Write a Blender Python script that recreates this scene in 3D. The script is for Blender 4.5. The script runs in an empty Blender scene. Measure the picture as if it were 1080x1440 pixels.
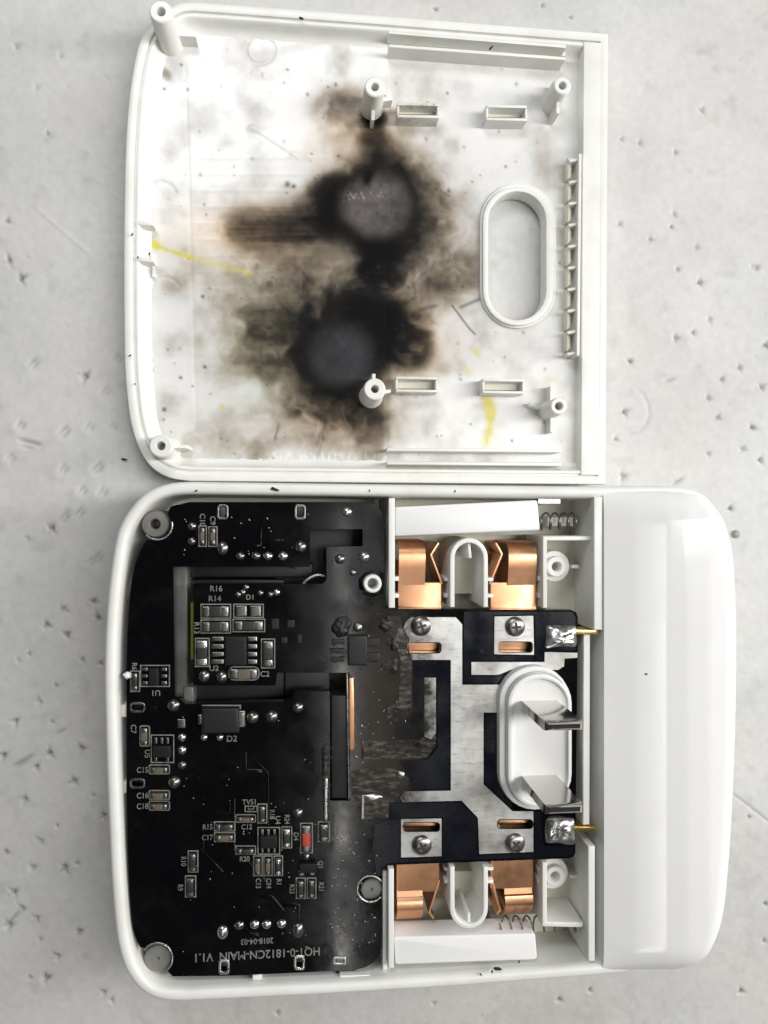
import bpy, bmesh, math, random
import numpy as np
from mathutils import Vector, Matrix

# ------------------------------------------------------------------ camera, world, lamps
scene = bpy.context.scene
S = 0.000119                      # metres per layout unit (about one photo pixel at the rim of the housing)
TILT = math.radians(5.5)
FOC = 1060.0
ZR = 150.0
CAM = np.array([540 - FOC*math.sin(TILT), -720.0, ZR + FOC*math.cos(TILT)])
RIGHT = np.array([math.cos(TILT), 0, math.sin(TILT)])
FWD = np.array([math.sin(TILT), 0, -math.cos(TILT)])
ORG = np.array([540.0, -720.0, 0.0])

cd = bpy.data.cameras.new('camera')
cam = bpy.data.objects.new('camera', cd)
scene.collection.objects.link(cam)
cam.location = Vector((CAM - ORG)*S)
cam.rotation_euler = (0, -TILT, 0)
cd.sensor_fit = 'VERTICAL'; cd.sensor_height = 36.0
cd.lens = 36.0*FOC/1440.0
cd.clip_start = 0.005; cd.clip_end = 20
scene.camera = cam
scene.render.resolution_x = 768; scene.render.resolution_y = 1024

w = bpy.data.worlds.new('World'); scene.world = w; w.use_nodes = True
bg = w.node_tree.nodes['Background']
bg.inputs[0].default_value = (0.93, 0.97, 1.0, 1); bg.inputs[1].default_value = 0.05

def lamp(name, loc, target, sx, sy, power, col):
    l = bpy.data.lights.new(name, 'AREA'); l.shape = 'RECTANGLE'; l.size = sx; l.size_y = sy
    l.energy = power; l.color = col
    o = bpy.data.objects.new(name, l); scene.collection.objects.link(o)
    o.location = loc
    d = Vector(target) - Vector(loc)
    o.rotation_euler = d.to_track_quat('-Z', 'Y').to_euler()
    return o
# bench lamp to the right, ceiling panel beyond the cover, strip lamp on the near side
lamp('bench_lamp', (0.42, 0.06, 0.27), (0.03, 0.0, 0.0), 0.10, 1.15, 5.5, (1.0, 0.985, 0.965))
lamp('ceiling_panel', (-0.05, 0.19, 0.22), (-0.02, 0.06, 0.0), 0.12, 0.08, 0.265, (0.96, 0.98, 1.0))
lamp('tube_lamp', (0.010, -0.21, 0.42), (0.010, -0.21, 0.0), 0.005, 0.42, 0.15, (1.0, 0.98, 0.95))

vs = scene.view_settings
vs.view_transform = 'Standard'; vs.look = 'None'; vs.gamma = 1.0; vs.use_curve_mapping = False
vs.exposure = 0.0
random.seed(7)

# ------------------------------------------------------------------ helpers
def P(px, py, z):
    d = FWD*FOC + RIGHT*(px-540) + np.array([0, 1.0, 0])*(720-py)
    return CAM + d*((z-CAM[2])/d[2])

def Pg(px, py, z):
    """vectorised: arrays px,py and scalar z"""
    dx = FWD[0]*FOC + RIGHT[0]*(px-540)
    dy = 720-py
    dz = FWD[2]*FOC + RIGHT[2]*(px-540)
    k = (z-CAM[2])/dz
    return CAM[0]+dx*k, CAM[1]+dy*k

def rounded(pts, seg=6):
    """pts of (x, y, r): polygon with filleted corners"""
    out = []; n = len(pts)
    for i in range(n):
        x, y = pts[i][:2]; r = pts[i][2] if len(pts[i]) > 2 else 0
        if r <= 0: out.append((x, y)); continue
        a = np.array(pts[i-1][:2], float); b = np.array((x, y), float); c = np.array(pts[(i+1) % n][:2], float)
        u = (a-b); lu = np.linalg.norm(u); u /= lu
        v = (c-b); lv = np.linalg.norm(v); v /= lv
        r2 = min(r, lu*.49, lv*.49)
        p0 = b+u*r2; p2 = b+v*r2
        for k in range(seg+1):
            t = k/seg
            q = (1-t)**2*p0 + 2*t*(1-t)*b + t*t*p2
            out.append((q[0], q[1]))
    return out

def capsule(x0, x1, y0, y1, seg=14):
    r = (x1-x0)/2; cx = (x0+x1)/2; out = []
    for k in range(seg+1):
        a = math.pi*k/seg; out.append((cx-r*math.cos(a), y0+r-r*math.sin(a)))
    for k in range(seg+1):
        a = math.pi*k/seg; out.append((cx+r*math.cos(a), y1-r+r*math.sin(a)))
    return out

def circle(cx, cy, r, n=24):
    return [(cx+r*math.cos(2*math.pi*k/n), cy+r*math.sin(2*math.pi*k/n)) for k in range(n)]

def catmull(pts, seg=6):
    p = [np.array(q, float) for q in pts]; out = []
    for i in range(len(p)-1):
        a = p[max(i-1, 0)]; b = p[i]; c = p[i+1]; d = p[min(i+2, len(p)-1)]
        for k in range(seg):
            t = k/seg
            q = .5*((2*b)+(c-a)*t+(2*a-5*b+4*c-d)*t*t+(3*b-a-3*c+d)*t**3)
            out.append((q[0], q[1]))
    out.append(tuple(p[-1])); return out

def area2(w2):
    return sum(w2[i][0]*w2[(i+1) % len(w2)][1]-w2[(i+1) % len(w2)][0]*w2[i][1] for i in range(len(w2)))

def wpoly(pts, z):
    w2 = [P(x, y, z)[:2] for x, y in pts]
    if area2(w2) < 0: w2 = w2[::-1]
    return w2

def inset(w2, o):
    n = len(w2); out = []
    for i in range(n):
        a, b, c = w2[i-1], w2[i], w2[(i+1) % n]
        e1 = b-a; e2 = c-b
        n1 = np.array([-e1[1], e1[0]])/(np.linalg.norm(e1)+1e-9)
        n2 = np.array([-e2[1], e2[0]])/(np.linalg.norm(e2)+1e-9)
        m = n1+n2; m = m/(np.linalg.norm(m)+1e-9)
        c_ = max(0.45, float(np.dot(m, n1)))
        out.append(b+m*(o/c_))
    return out

class MB:
    def __init__(s): s.v = []; s.f = []
    def add(s, vs_, fs_):
        b = len(s.v); s.v += [tuple(q) for q in vs_]; s.f += [tuple(i+b for i in f) for f in fs_]
        return s
    def rings(s, rings, close_bottom=True, close_top=True, loop=False):
        n = len(rings[0]); vs_ = [q for r in rings for q in r]; fs_ = []
        m = len(rings)
        for j in range(m if loop else m-1):
            for i in range(n):
                k = (i+1) % n; j2 = (j+1) % m
                fs_.append((j*n+i, j*n+k, j2*n+k, j2*n+i))
        if not loop:
            if close_bottom: fs_.append(tuple(range(n))[::-1])
            if close_top: fs_.append(tuple((m-1)*n+i for i in range(n)))
        return s.add(vs_, fs_)
    def plate(s, pts, z0, z1, bev=0, draft=0):
        w2 = wpoly(pts, z1)
        return s.wplate(w2, z0, z1, bev, draft)
    def wplate(s, w2, z0, z1, bev=0, draft=0):
        lo = inset(w2, -draft) if draft else w2
        R = [[(*q, z0) for q in lo]]
        if bev:
            for a in (0, 30, 60, 90):
                t = math.radians(a)
                R.append([(*q, z1-bev+bev*math.sin(t)) for q in inset(w2, bev*(1-math.cos(t)))])
        else: R.append([(*q, z1) for q in w2])
        return s.rings(R)
    def strip(s, path, width, z0, z1, bev=0):
        w2 = [P(x, y, z1)[:2] for x, y in path]; n = len(w2); L = []; R = []
        for i in range(n):
            d = (w2[min(i+1, n-1)]-w2[max(i-1, 0)])
            if 0 < i < n-1:
                d1 = w2[i]-w2[i-1]; d1 = d1/np.linalg.norm(d1); d2 = w2[i+1]-w2[i]; d2 = d2/np.linalg.norm(d2); d = d1+d2
                d = d/np.linalg.norm(d); sc = 1/max(.5, float(np.dot(d, d1)))
            else: d = d/np.linalg.norm(d); sc = 1
            m = np.array([-d[1], d[0]])*width/2*sc
            L.append(w2[i]+m); R.append(w2[i]-m)
        w = R+L[::-1]
        if area2(w) < 0: w = w[::-1]
        return s.wplate(w, z0, z1, bev)
    def band(s, outer, inner, z0, z1, bev=0):
        """closed ring between two pixel loops with the same count (both at z1)"""
        o = wpoly(outer, z1); i = wpoly(inner, z1)
        if bev:
            o2 = inset(o, bev); i2 = inset(i, -bev)
            R = [[(*q, z0) for q in o], [(*q, z1-bev) for q in o], [(*(q*.3+p*.7), z1-bev*.3) for q, p in zip(o2, o)], [(*q, z1) for q in o2],
                 [(*q, z1) for q in i2], [(*(q*.3+p*.7), z1-bev*.3) for q, p in zip(i2, i)], [(*q, z1-bev) for q in i], [(*q, z0) for q in i]]
        else: R = [[(*q, z0) for q in o], [(*q, z1) for q in o], [(*q, z1) for q in i], [(*q, z0) for q in i]]
        return s.rings(R, loop=True)
    def lathe(s, c, prof, n=28):
        """c world xy; prof list of (r,z) from the bottom outside, over the top, into the hole"""
        R = [[(c[0]+r*math.cos(2*math.pi*k/n), c[1]+r*math.sin(2*math.pi*k/n), z) for k in range(n)] for r, z in prof]
        return s.rings(R, close_bottom=False, close_top=True)
    def tube(s, pts, r, n=8):
        pts = [np.array(p, float) for p in pts]; R = []
        for i, p in enumerate(pts):
            d = pts[min(i+1, len(pts)-1)]-pts[max(i-1, 0)]; d = d/np.linalg.norm(d)
            a = np.cross(d, [0.13, 0.2, 1.0]); a /= np.linalg.norm(a); b = np.cross(d, a)
            R.append([tuple(p+r*(math.cos(2*math.pi*k/n)*a+math.sin(2*math.pi*k/n)*b)) for k in range(n)])
        return s.rings(R)
    def sheet(s, prof, x_dir, width, thick):
        """bent sheet: prof = list of world points along the bend, swept sideways by width along x_dir"""
        prof = [np.array(p, float) for p in prof]; xd = np.array(x_dir, float); R = []
        for i, p in enumerate(prof):
            d = prof[min(i+1, len(prof)-1)]-prof[max(i-1, 0)]; d /= np.linalg.norm(d)
            nn = np.cross(xd, d); nn /= np.linalg.norm(nn)
            R.append([tuple(p), tuple(p+xd*width), tuple(p+xd*width+nn*thick), tuple(p+nn*thick)])
        return s.rings(R)
    def holed(s, outer, holes, z0, z1):
        bm = bmesh.new(); loops = []
        for pts in [outer]+holes:
            vv = [bm.verts.new((*q, z1)) for q in wpoly(pts, z1)]
            loops += [bm.edges.new((vv[i], vv[(i+1) % len(vv)])) for i in range(len(vv))]
        r = bmesh.ops.triangle_fill(bm, use_beauty=True, edges=loops, normal=(0, 0, 1))
        bm.verts.index_update()
        top = [tuple(v.co) for v in bm.verts]; n = len(top)
        fs_ = []
        for f in bm.faces:
            ids = [v.index for v in f.verts]
            if f.normal.z < 0: ids = ids[::-1]
            fs_.append(tuple(ids)); fs_.append(tuple(i+n for i in ids[::-1]))
        for e in bm.edges:
            if len(e.link_faces) == 1:
                f = e.link_faces[0]; ids = [v.index for v in f.verts]
                if f.normal.z < 0: ids = ids[::-1]
                a, b = e.verts[0].index, e.verts[1].index
                if ids[(ids.index(a)+1) % len(ids)] != b: a, b = b, a
                fs_.append((b, a, a+n, b+n))
        bm.free()
        return s.add(top+[(x, y, z0) for x, y, z in top], fs_)
    def mesh(s, name, origin=(0, 0, 0), fix=True, ang=38):
        v = (np.array(s.v, float)-np.array(origin))*S
        me = bpy.data.meshes.new(name); me.from_pydata(v.tolist(), [], s.f)
        if fix:
            bm = bmesh.new(); bm.from_mesh(me); bmesh.ops.recalc_face_normals(bm, faces=bm.faces[:]); bm.to_mesh(me); bm.free()
        me.polygons.foreach_set('use_smooth', [True]*len(me.polygons))
        me.set_sharp_from_angle(angle=math.radians(ang))
        return me
    def build(s, name, mat, parent=None, kind=None, fix=True, ang=38):
        if parent is None:
            a = np.array(s.v); o = np.array([(a[:, 0].min()+a[:, 0].max())/2, (a[:, 1].min()+a[:, 1].max())/2, a[:, 2].min()])
        else: o = root_origin(parent)
        ob = bpy.data.objects.new(name, s.mesh(name, o, fix, ang)); scene.collection.objects.link(ob)
        ob.data.materials.append(mat)
        if parent is None:
            ob.location = Vector((o-ORG)*S); ORIG[ob.name] = o
        else: ob.parent = parent
        if kind: ob['kind'] = kind
        return ob
ORIG = {}
def root_origin(o):
    while o.parent is not None: o = o.parent
    return ORIG[o.name]

def thing(name, label, cat, base, group=None):
    o = bpy.data.objects.new(name, None); scene.collection.objects.link(o)
    o.empty_display_size = 0.005
    o.location = Vector((np.array(base)-ORG)*S); ORIG[o.name] = np.array(base, float)
    return tag(o, label, cat, group)
def tag(o, label, cat, group=None):
    o['label'] = label; o['category'] = cat
    if group: o['group'] = group
    return o
def inst(name, me, mat, parent, pos, rot=0, sc=(1, 1, 1), rel=None):
    """shared mesh placed at a world point under a thing (or under a part whose own place is rel)"""
    ob = bpy.data.objects.new(name, me); scene.collection.objects.link(ob)
    if not me.materials: me.materials.append(mat)
    ob.parent = parent
    ob.location = Vector((np.array(pos)-(root_origin(parent) if rel is None else rel))*S)
    ob.rotation_euler = (0, 0, rot); ob.scale = sc
    return ob

# numpy value noise
_tab = np.random.RandomState(3).rand(256, 256)
def vnoise(x, y):
    xi = np.floor(x).astype(int); yi = np.floor(y).astype(int); fx = x-xi; fy = y-yi
    fx = fx*fx*(3-2*fx); fy = fy*fy*(3-2*fy)
    t = lambda a, b: _tab[a % 256, b % 256]
    return (t(xi, yi)*(1-fx)+t(xi+1, yi)*fx)*(1-fy)+(t(xi, yi+1)*(1-fx)+t(xi+1, yi+1)*fx)*fy
def fbm(x, y, o=4):
    s_ = 0; a = .5; tot = 0
    for k in range(o):
        s_ = s_+a*vnoise(x*2**k+17*k, y*2**k+31*k); tot += a; a *= .5
    return s_/tot
def sig(x): return 1/(1+np.exp(-np.clip(x, -40, 40)))

# ------------------------------------------------------------------ materials
def mat(name, col, rough=.5, metal=0, spec=.5, noise=None, bump=None, coat=0, sss=0, rvar=None, burn=None, grime=None):
    m = bpy.data.materials.new(name); m.use_nodes = True
    nt = m.node_tree; b = nt.nodes['Principled BSDF']
    b.inputs['Base Color'].default_value = (*col, 1); b.inputs['Roughness'].default_value = rough
    b.inputs['Metallic'].default_value = metal; b.inputs['Specular IOR Level'].default_value = spec
    if coat: b.inputs['Coat Weight'].default_value = coat; b.inputs['Coat Roughness'].default_value = .06
    if sss:
        b.inputs['Subsurface Weight'].default_value = sss
        b.inputs['Subsurface Radius'].default_value = (1, .9, .6); b.inputs['Subsurface Scale'].default_value = .0012
    tc = nt.nodes.new('ShaderNodeTexCoord')
    def nz(scale, detail=5, rough_=.6, stretch=None):
        n = nt.nodes.new('ShaderNodeTexNoise'); n.inputs['Scale'].default_value = scale
        n.inputs['Detail'].default_value = detail; n.inputs['Roughness'].default_value = rough_
        if stretch:
            mp = nt.nodes.new('ShaderNodeMapping'); mp.inputs['Scale'].default_value = stretch
            nt.links.new(tc.outputs['Object'], mp.inputs[0]); nt.links.new(mp.outputs[0], n.inputs[0])
        else: nt.links.new(tc.outputs['Object'], n.inputs[0])
        return n
    if noise:      # (other colour, scale, lo, hi[, stretch])
        n = nz(noise[1], stretch=noise[4] if len(noise) > 4 else None); r = nt.nodes.new('ShaderNodeValToRGB')
        r.color_ramp.elements[0].position = noise[2]; r.color_ramp.elements[1].position = noise[3]
        r.color_ramp.elements[0].color = (*col, 1); r.color_ramp.elements[1].color = (*noise[0], 1)
        nt.links.new(n.outputs[0], r.inputs[0]); nt.links.new(r.outputs[0], b.inputs['Base Color'])
    if rvar:       # (scale, lo, hi)
        n = nz(rvar[0]); mr = nt.nodes.new('ShaderNodeMapRange')
        mr.inputs[1].default_value = .3; mr.inputs[2].default_value = .7
        mr.inputs[3].default_value = rvar[1]; mr.inputs[4].default_value = rvar[2]
        nt.links.new(n.outputs[0], mr.inputs[0]); nt.links.new(mr.outputs[0], b.inputs['Roughness'])
    if grime:      # (colour, scale, lo, hi, stretch) second, finer layer of scuffs
        n = nz(grime[1], 8, .7, grime[4]); r = nt.nodes.new('ShaderNodeMapRange')
        r.inputs[1].default_value = grime[2]; r.inputs[2].default_value = grime[3]; r.inputs[4].default_value = .85
        mx = nt.nodes.new('ShaderNodeMix'); mx.data_type = 'RGBA'
        src = b.inputs['Base Color'].links[0].from_socket if b.inputs['Base Color'].links else None
        nt.links.new(n.outputs[0], r.inputs[0]); nt.links.new(r.outputs[0], mx.inputs[0])
        if src: nt.links.new(src, mx.inputs[6])
        else: mx.inputs[6].default_value = (*col, 1)
        mx.inputs[7].default_value = (*grime[0], 1); nt.links.new(mx.outputs[2], b.inputs['Base Color'])
    if burn:       # (centre px, centre py, rx, ry, colour): scorch round the failed part of the board
        mp = nt.nodes.new('ShaderNodeMapping'); mp.vector_type = 'TEXTURE'
        c = P(burn[0], burn[1], 136)-np.array([500, -1040, 14.0]); c[2] = 122
        mp.inputs['Location'].default_value = Vector(c*S); mp.inputs['Scale'].default_value = (burn[2]*S, burn[3]*S, 1)
        nt.links.new(tc.outputs['Object'], mp.inputs[0])
        ln = nt.nodes.new('ShaderNodeVectorMath'); ln.operation = 'LENGTH'; nt.links.new(mp.outputs[0], ln.inputs[0])
        n = nz(330, 8, .72); ad = nt.nodes.new('ShaderNodeMath'); ad.operation = 'MULTIPLY_ADD'; ad.inputs[1].default_value = -1.5
        nt.links.new(n.outputs[0], ad.inputs[0]); nt.links.new(ln.outputs['Value'], ad.inputs[2])
        r = nt.nodes.new('ShaderNodeMapRange'); r.inputs[1].default_value = -.05; r.inputs[2].default_value = .45; r.inputs[3].default_value = 1; r.inputs[4].default_value = 0
        nt.links.new(ad.outputs[0], r.inputs[0])
        mx = nt.nodes.new('ShaderNodeMix'); mx.data_type = 'RGBA'; nt.links.new(r.outputs[0], mx.inputs[0])
        src = b.inputs['Base Color'].links[0].from_socket; nt.links.new(src, mx.inputs[6]); mx.inputs[7].default_value = (*burn[4], 1)
        nt.links.new(mx.outputs[2], b.inputs['Base Color'])
    if bump:       # (scale, strength, distance[, stretch])
        n = nz(bump[0], stretch=bump[3] if len(bump) > 3 else None); bp = nt.nodes.new('ShaderNodeBump')
        bp.inputs['Strength'].default_value = bump[1]; bp.inputs['Distance'].default_value = bump[2]
        nt.links.new(n.outputs[0], bp.inputs['Height']); nt.links.new(bp.outputs[0], b.inputs['Normal'])
    return m

M = {}
M['plastic'] = mat('white_abs', (.80, .80, .765), .38, noise=((.72, .71, .65), 160, .45, .8), bump=(900, .15, .00004), rvar=(300, .30, .5))
M['sooty'] = mat('sooty_abs', (.76, .755, .71), .42, noise=((.55, .50, .43), 260, .42, .75), bump=(900, .15, .00004), grime=((.10, .078, .058), 330, .52, .72, None))
M['bounce_cream'] = mat('abs_bounce_tint', (.74, .735, .62), .45, noise=((.66, .64, .50), 120, .4, .8), bump=(700, .2, .00004))  # white plastic with the warm bounce light of the cavities in its colour
M['gloss'] = mat('gloss_white', (.86, .86, .85), .12, spec=.5, noise=((.83, .825, .81), 60, .4, .8), bump=(45, .03, .0001), rvar=(90, .09, .15))
M['insert'] = mat('insert_white', (.76, .76, .74), .4, bump=(900, .1, .00003))
M['shutter'] = mat('shutter_white', (.83, .83, .82), .45, bump=(500, .2, .00004))
M['mask'] = mat('black_solder_mask', (.0022, .0022, .0028), .2, spec=.26, noise=((.007, .0065, .0065), 240, .5, .8), bump=(900, .10, .00003), rvar=(150, .07, .20), grime=((.035, .033, .03), 900, .64, .80, None), burn=(535, 1000, 70, 150, (.030, .026, .021)))
M['navy'] = mat('mask_navy_sheen', (.0035, .0045, .009), .2, spec=.34, noise=((.010, .010, .013), 200, .5, .8), bump=(800, .12, .00003), rvar=(130, .12, .34), grime=((.05, .048, .045), 800, .62, .82, None), burn=(535, 1010, 66, 130, (.006, .0055, .005)))  # same mask, with the bluish sheen it reflects put into the colour
M['tin'] = mat('tinned_copper', (.62, .62, .60), .4, metal=.6, noise=((.30, .29, .265), 150, .40, .68), bump=(700, .4, .00005, (1, 6, 1)), rvar=(260, .28, .6), grime=((.20, .185, .16), 420, .54, .74, (1.0, 4.0, 1)), burn=(552, 1000, 62, 150, (.022, .018, .014)))
M['burnt'] = mat('burnt_tin', (.020, .017, .014), .32, metal=.4, noise=((.22, .185, .14), 420, .48, .80, (1, 3, 1)), bump=(700, .5, .0001), rvar=(300, .14, .5), grime=((.004, .004, .004), 260, .46, .64, None))
M['char'] = mat('char', (.008, .007, .007), .5, noise=((.08, .075, .07), 420, .55, .75), bump=(600, .8, .0002), rvar=(300, .2, .7))
M['solder'] = mat('solder', (.66, .66, .64), .24, metal=.95, noise=((.30, .30, .29), 600, .45, .7), bump=(600, .6, .00012), rvar=(400, .14, .42))
M['dull_solder'] = mat('dull_solder', (.27, .265, .25), .26, metal=.95, noise=((.10, .10, .09), 700, .42, .68), bump=(900, .7, .00012), rvar=(600, .14, .5))
M['silk'] = mat('silkscreen', (.21, .21, .19), .6, noise=((.08, .08, .072), 900, .45, .72))
M['chip'] = mat('chip_epoxy', (.007, .0075, .0075), .5, spec=.3, bump=(1500, .2, .00003))
M['resistor'] = mat('resistor_black', (.02, .019, .018), .4, bump=(1200, .2, .00003))
M['capacitor'] = mat('capacitor_tan', (.13, .10, .07), .5, noise=((.08, .06, .045), 600, .4, .7))
M['red'] = mat('red_glass', (.42, .05, .03), .25, noise=((.2, .02, .015), 900, .45, .7))
M['copper'] = mat('copper', (.76, .41, .235), .38, metal=1, noise=((.60, .29, .14), 120, .42, .8), bump=(600, .14, .00003, (8, 1, 1)), rvar=(260, .30, .46), grime=((.28, .13, .065), 300, .62, .82, (5, 1, 1)))
M['brass'] = mat('brass', (.72, .52, .20), .25, metal=1, bump=(400, .3, .0001))
M['steel'] = mat('nickel', (.66, .64, .61), .12, metal=1, bump=(300, .08, .00004, (1, 1, 10)), rvar=(200, .07, .16))
M['screw'] = mat('screw_steel', (.36, .35, .33), .35, metal=1, noise=((.16, .15, .14), 500, .45, .7), bump=(700, .3, .0001))
M['recess'] = mat('shade_dark', (.03, .03, .03), .6)  # near-black colour standing in for shade in the screw slots
M['wire'] = mat('spring_wire', (.20, .19, .175), .35, metal=1)
M['grey'] = mat('grey_bobbin', (.13, .135, .125), .35, noise=((.06, .06, .055), 180, .4, .7), bump=(500, .3, .00006))
M['dark'] = mat('dark_plastic', (.012, .012, .013), .45, bump=(700, .2, .00005))
M['dark2'] = mat('relay_black', (.010, .010, .012), .42, spec=.35, noise=((.018, .017, .018), 300, .4, .7), bump=(900, .25, .00005))
M['tape'] = mat('yellow_tape', (.22, .22, .025), .4)
M['blue'] = mat('blue_epoxy', (.03, .17, .42), .3)
M['soot'] = mat('soot_flake', (.012, .011, .010), .7)
M['pellet'] = mat('grey_crumb', (.33, .33, .27), .7, bump=(500, .4, .0001))
M['window'] = mat('smoked_post', (.20, .195, .18), .35, noise=((.12, .115, .10), 300, .4, .7))

def attr_mat(name, attr, rough, rattr=None, bump=None, spec=.5):
    m = bpy.data.materials.new(name); m.use_nodes = True; nt = m.node_tree; b = nt.nodes['Principled BSDF']
    a = nt.nodes.new('ShaderNodeAttribute'); a.attribute_name = attr
    b.inputs['Roughness'].default_value = rough; b.inputs['Specular IOR Level'].default_value = spec
    tc = nt.nodes.new('ShaderNodeTexCoord')
    n = nt.nodes.new('ShaderNodeTexNoise'); n.inputs['Scale'].default_value = bump[0]; n.inputs['Detail'].default_value = 6
    nt.links.new(tc.outputs['Object'], n.inputs[0])
    mx = nt.nodes.new('ShaderNodeMix'); mx.data_type = 'RGBA'; mx.blend_type = 'MULTIPLY'; mx.inputs[0].default_value = bump[3]
    r = nt.nodes.new('ShaderNodeValToRGB'); r.color_ramp.elements[0].position = .35; r.color_ramp.elements[1].position = .62
    r.color_ramp.elements[0].color = (.55, .54, .52, 1); r.color_ramp.elements[1].color = (1, 1, 1, 1)
    nt.links.new(n.outputs[0], r.inputs[0])
    nt.links.new(a.outputs['Color'], mx.inputs[6]); nt.links.new(r.outputs[0], mx.inputs[7])
    nt.links.new(mx.outputs[2], b.inputs['Base Color'])
    bp = nt.nodes.new('ShaderNodeBump'); bp.inputs['Strength'].default_value = bump[1]; bp.inputs['Distance'].default_value = bump[2]
    nt.links.new(n.outputs[0], bp.inputs['Height']); nt.links.new(bp.outputs[0], b.inputs['Normal'])
    if rattr:
        ra = nt.nodes.new('ShaderNodeAttribute'); ra.attribute_name = rattr
        nt.links.new(ra.outputs['Fac'], b.inputs['Roughness'])
        sa = nt.nodes.new('ShaderNodeAttribute'); sa.attribute_name = 'sheen'
        nt.links.new(sa.outputs['Fac'], b.inputs['Specular IOR Level'])
    return m
M['floor'] = attr_mat('sooted_abs', 'stain', .3, 'gloss', (260, .12, .00006, .10))
M['table'] = attr_mat('foam_board', 'tone', .55, None, (700, .35, .00008, .10), .35)

def grid_object(name, X, Y, Z, keep, material, parent, attrs):
    """heightfield grid; X,Y,Z arrays (ny,nx) of world units, keep mask of cells"""
    ny, nx = X.shape
    idx = np.arange(nx*ny).reshape(ny, nx)
    q = np.stack([idx[:-1, :-1], idx[1:, :-1], idx[1:, 1:], idx[:-1, 1:]], -1)[keep]
    q = q.reshape(-1, 4)
    used = np.unique(q); remap = -np.ones(nx*ny, int); remap[used] = np.arange(len(used)); q = remap[q]
    o = root_origin(parent) if parent else np.array([540, -720, 0.0])
    v = (np.stack([X.ravel(), Y.ravel(), Z.ravel()], -1)[used]-o)*S
    me = bpy.data.meshes.new(name)
    me.vertices.add(len(v)); me.vertices.foreach_set('co', v.ravel().astype(np.float32))
    me.loops.add(q.size); me.loops.foreach_set('vertex_index', q.ravel().astype(np.int32))
    me.polygons.add(len(q)); me.polygons.foreach_set('loop_start', np.arange(0, q.size, 4, dtype=np.int32))
    me.update(calc_edges=True); me.validate()
    me.polygons.foreach_set('use_smooth', [True]*len(me.polygons))
    for an, (typ, arr) in attrs.items():
        at = me.attributes.new(an, typ, 'POINT')
        if typ == 'FLOAT_COLOR': at.data.foreach_set('color', arr.reshape(-1, 4)[used].ravel().astype(np.float32))
        else: at.data.foreach_set('value', arr.ravel()[used].astype(np.float32))
    ob = bpy.data.objects.new(name, me); scene.collection.objects.link(ob); me.materials.append(material)
    if parent: ob.parent = parent
    return ob

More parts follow.
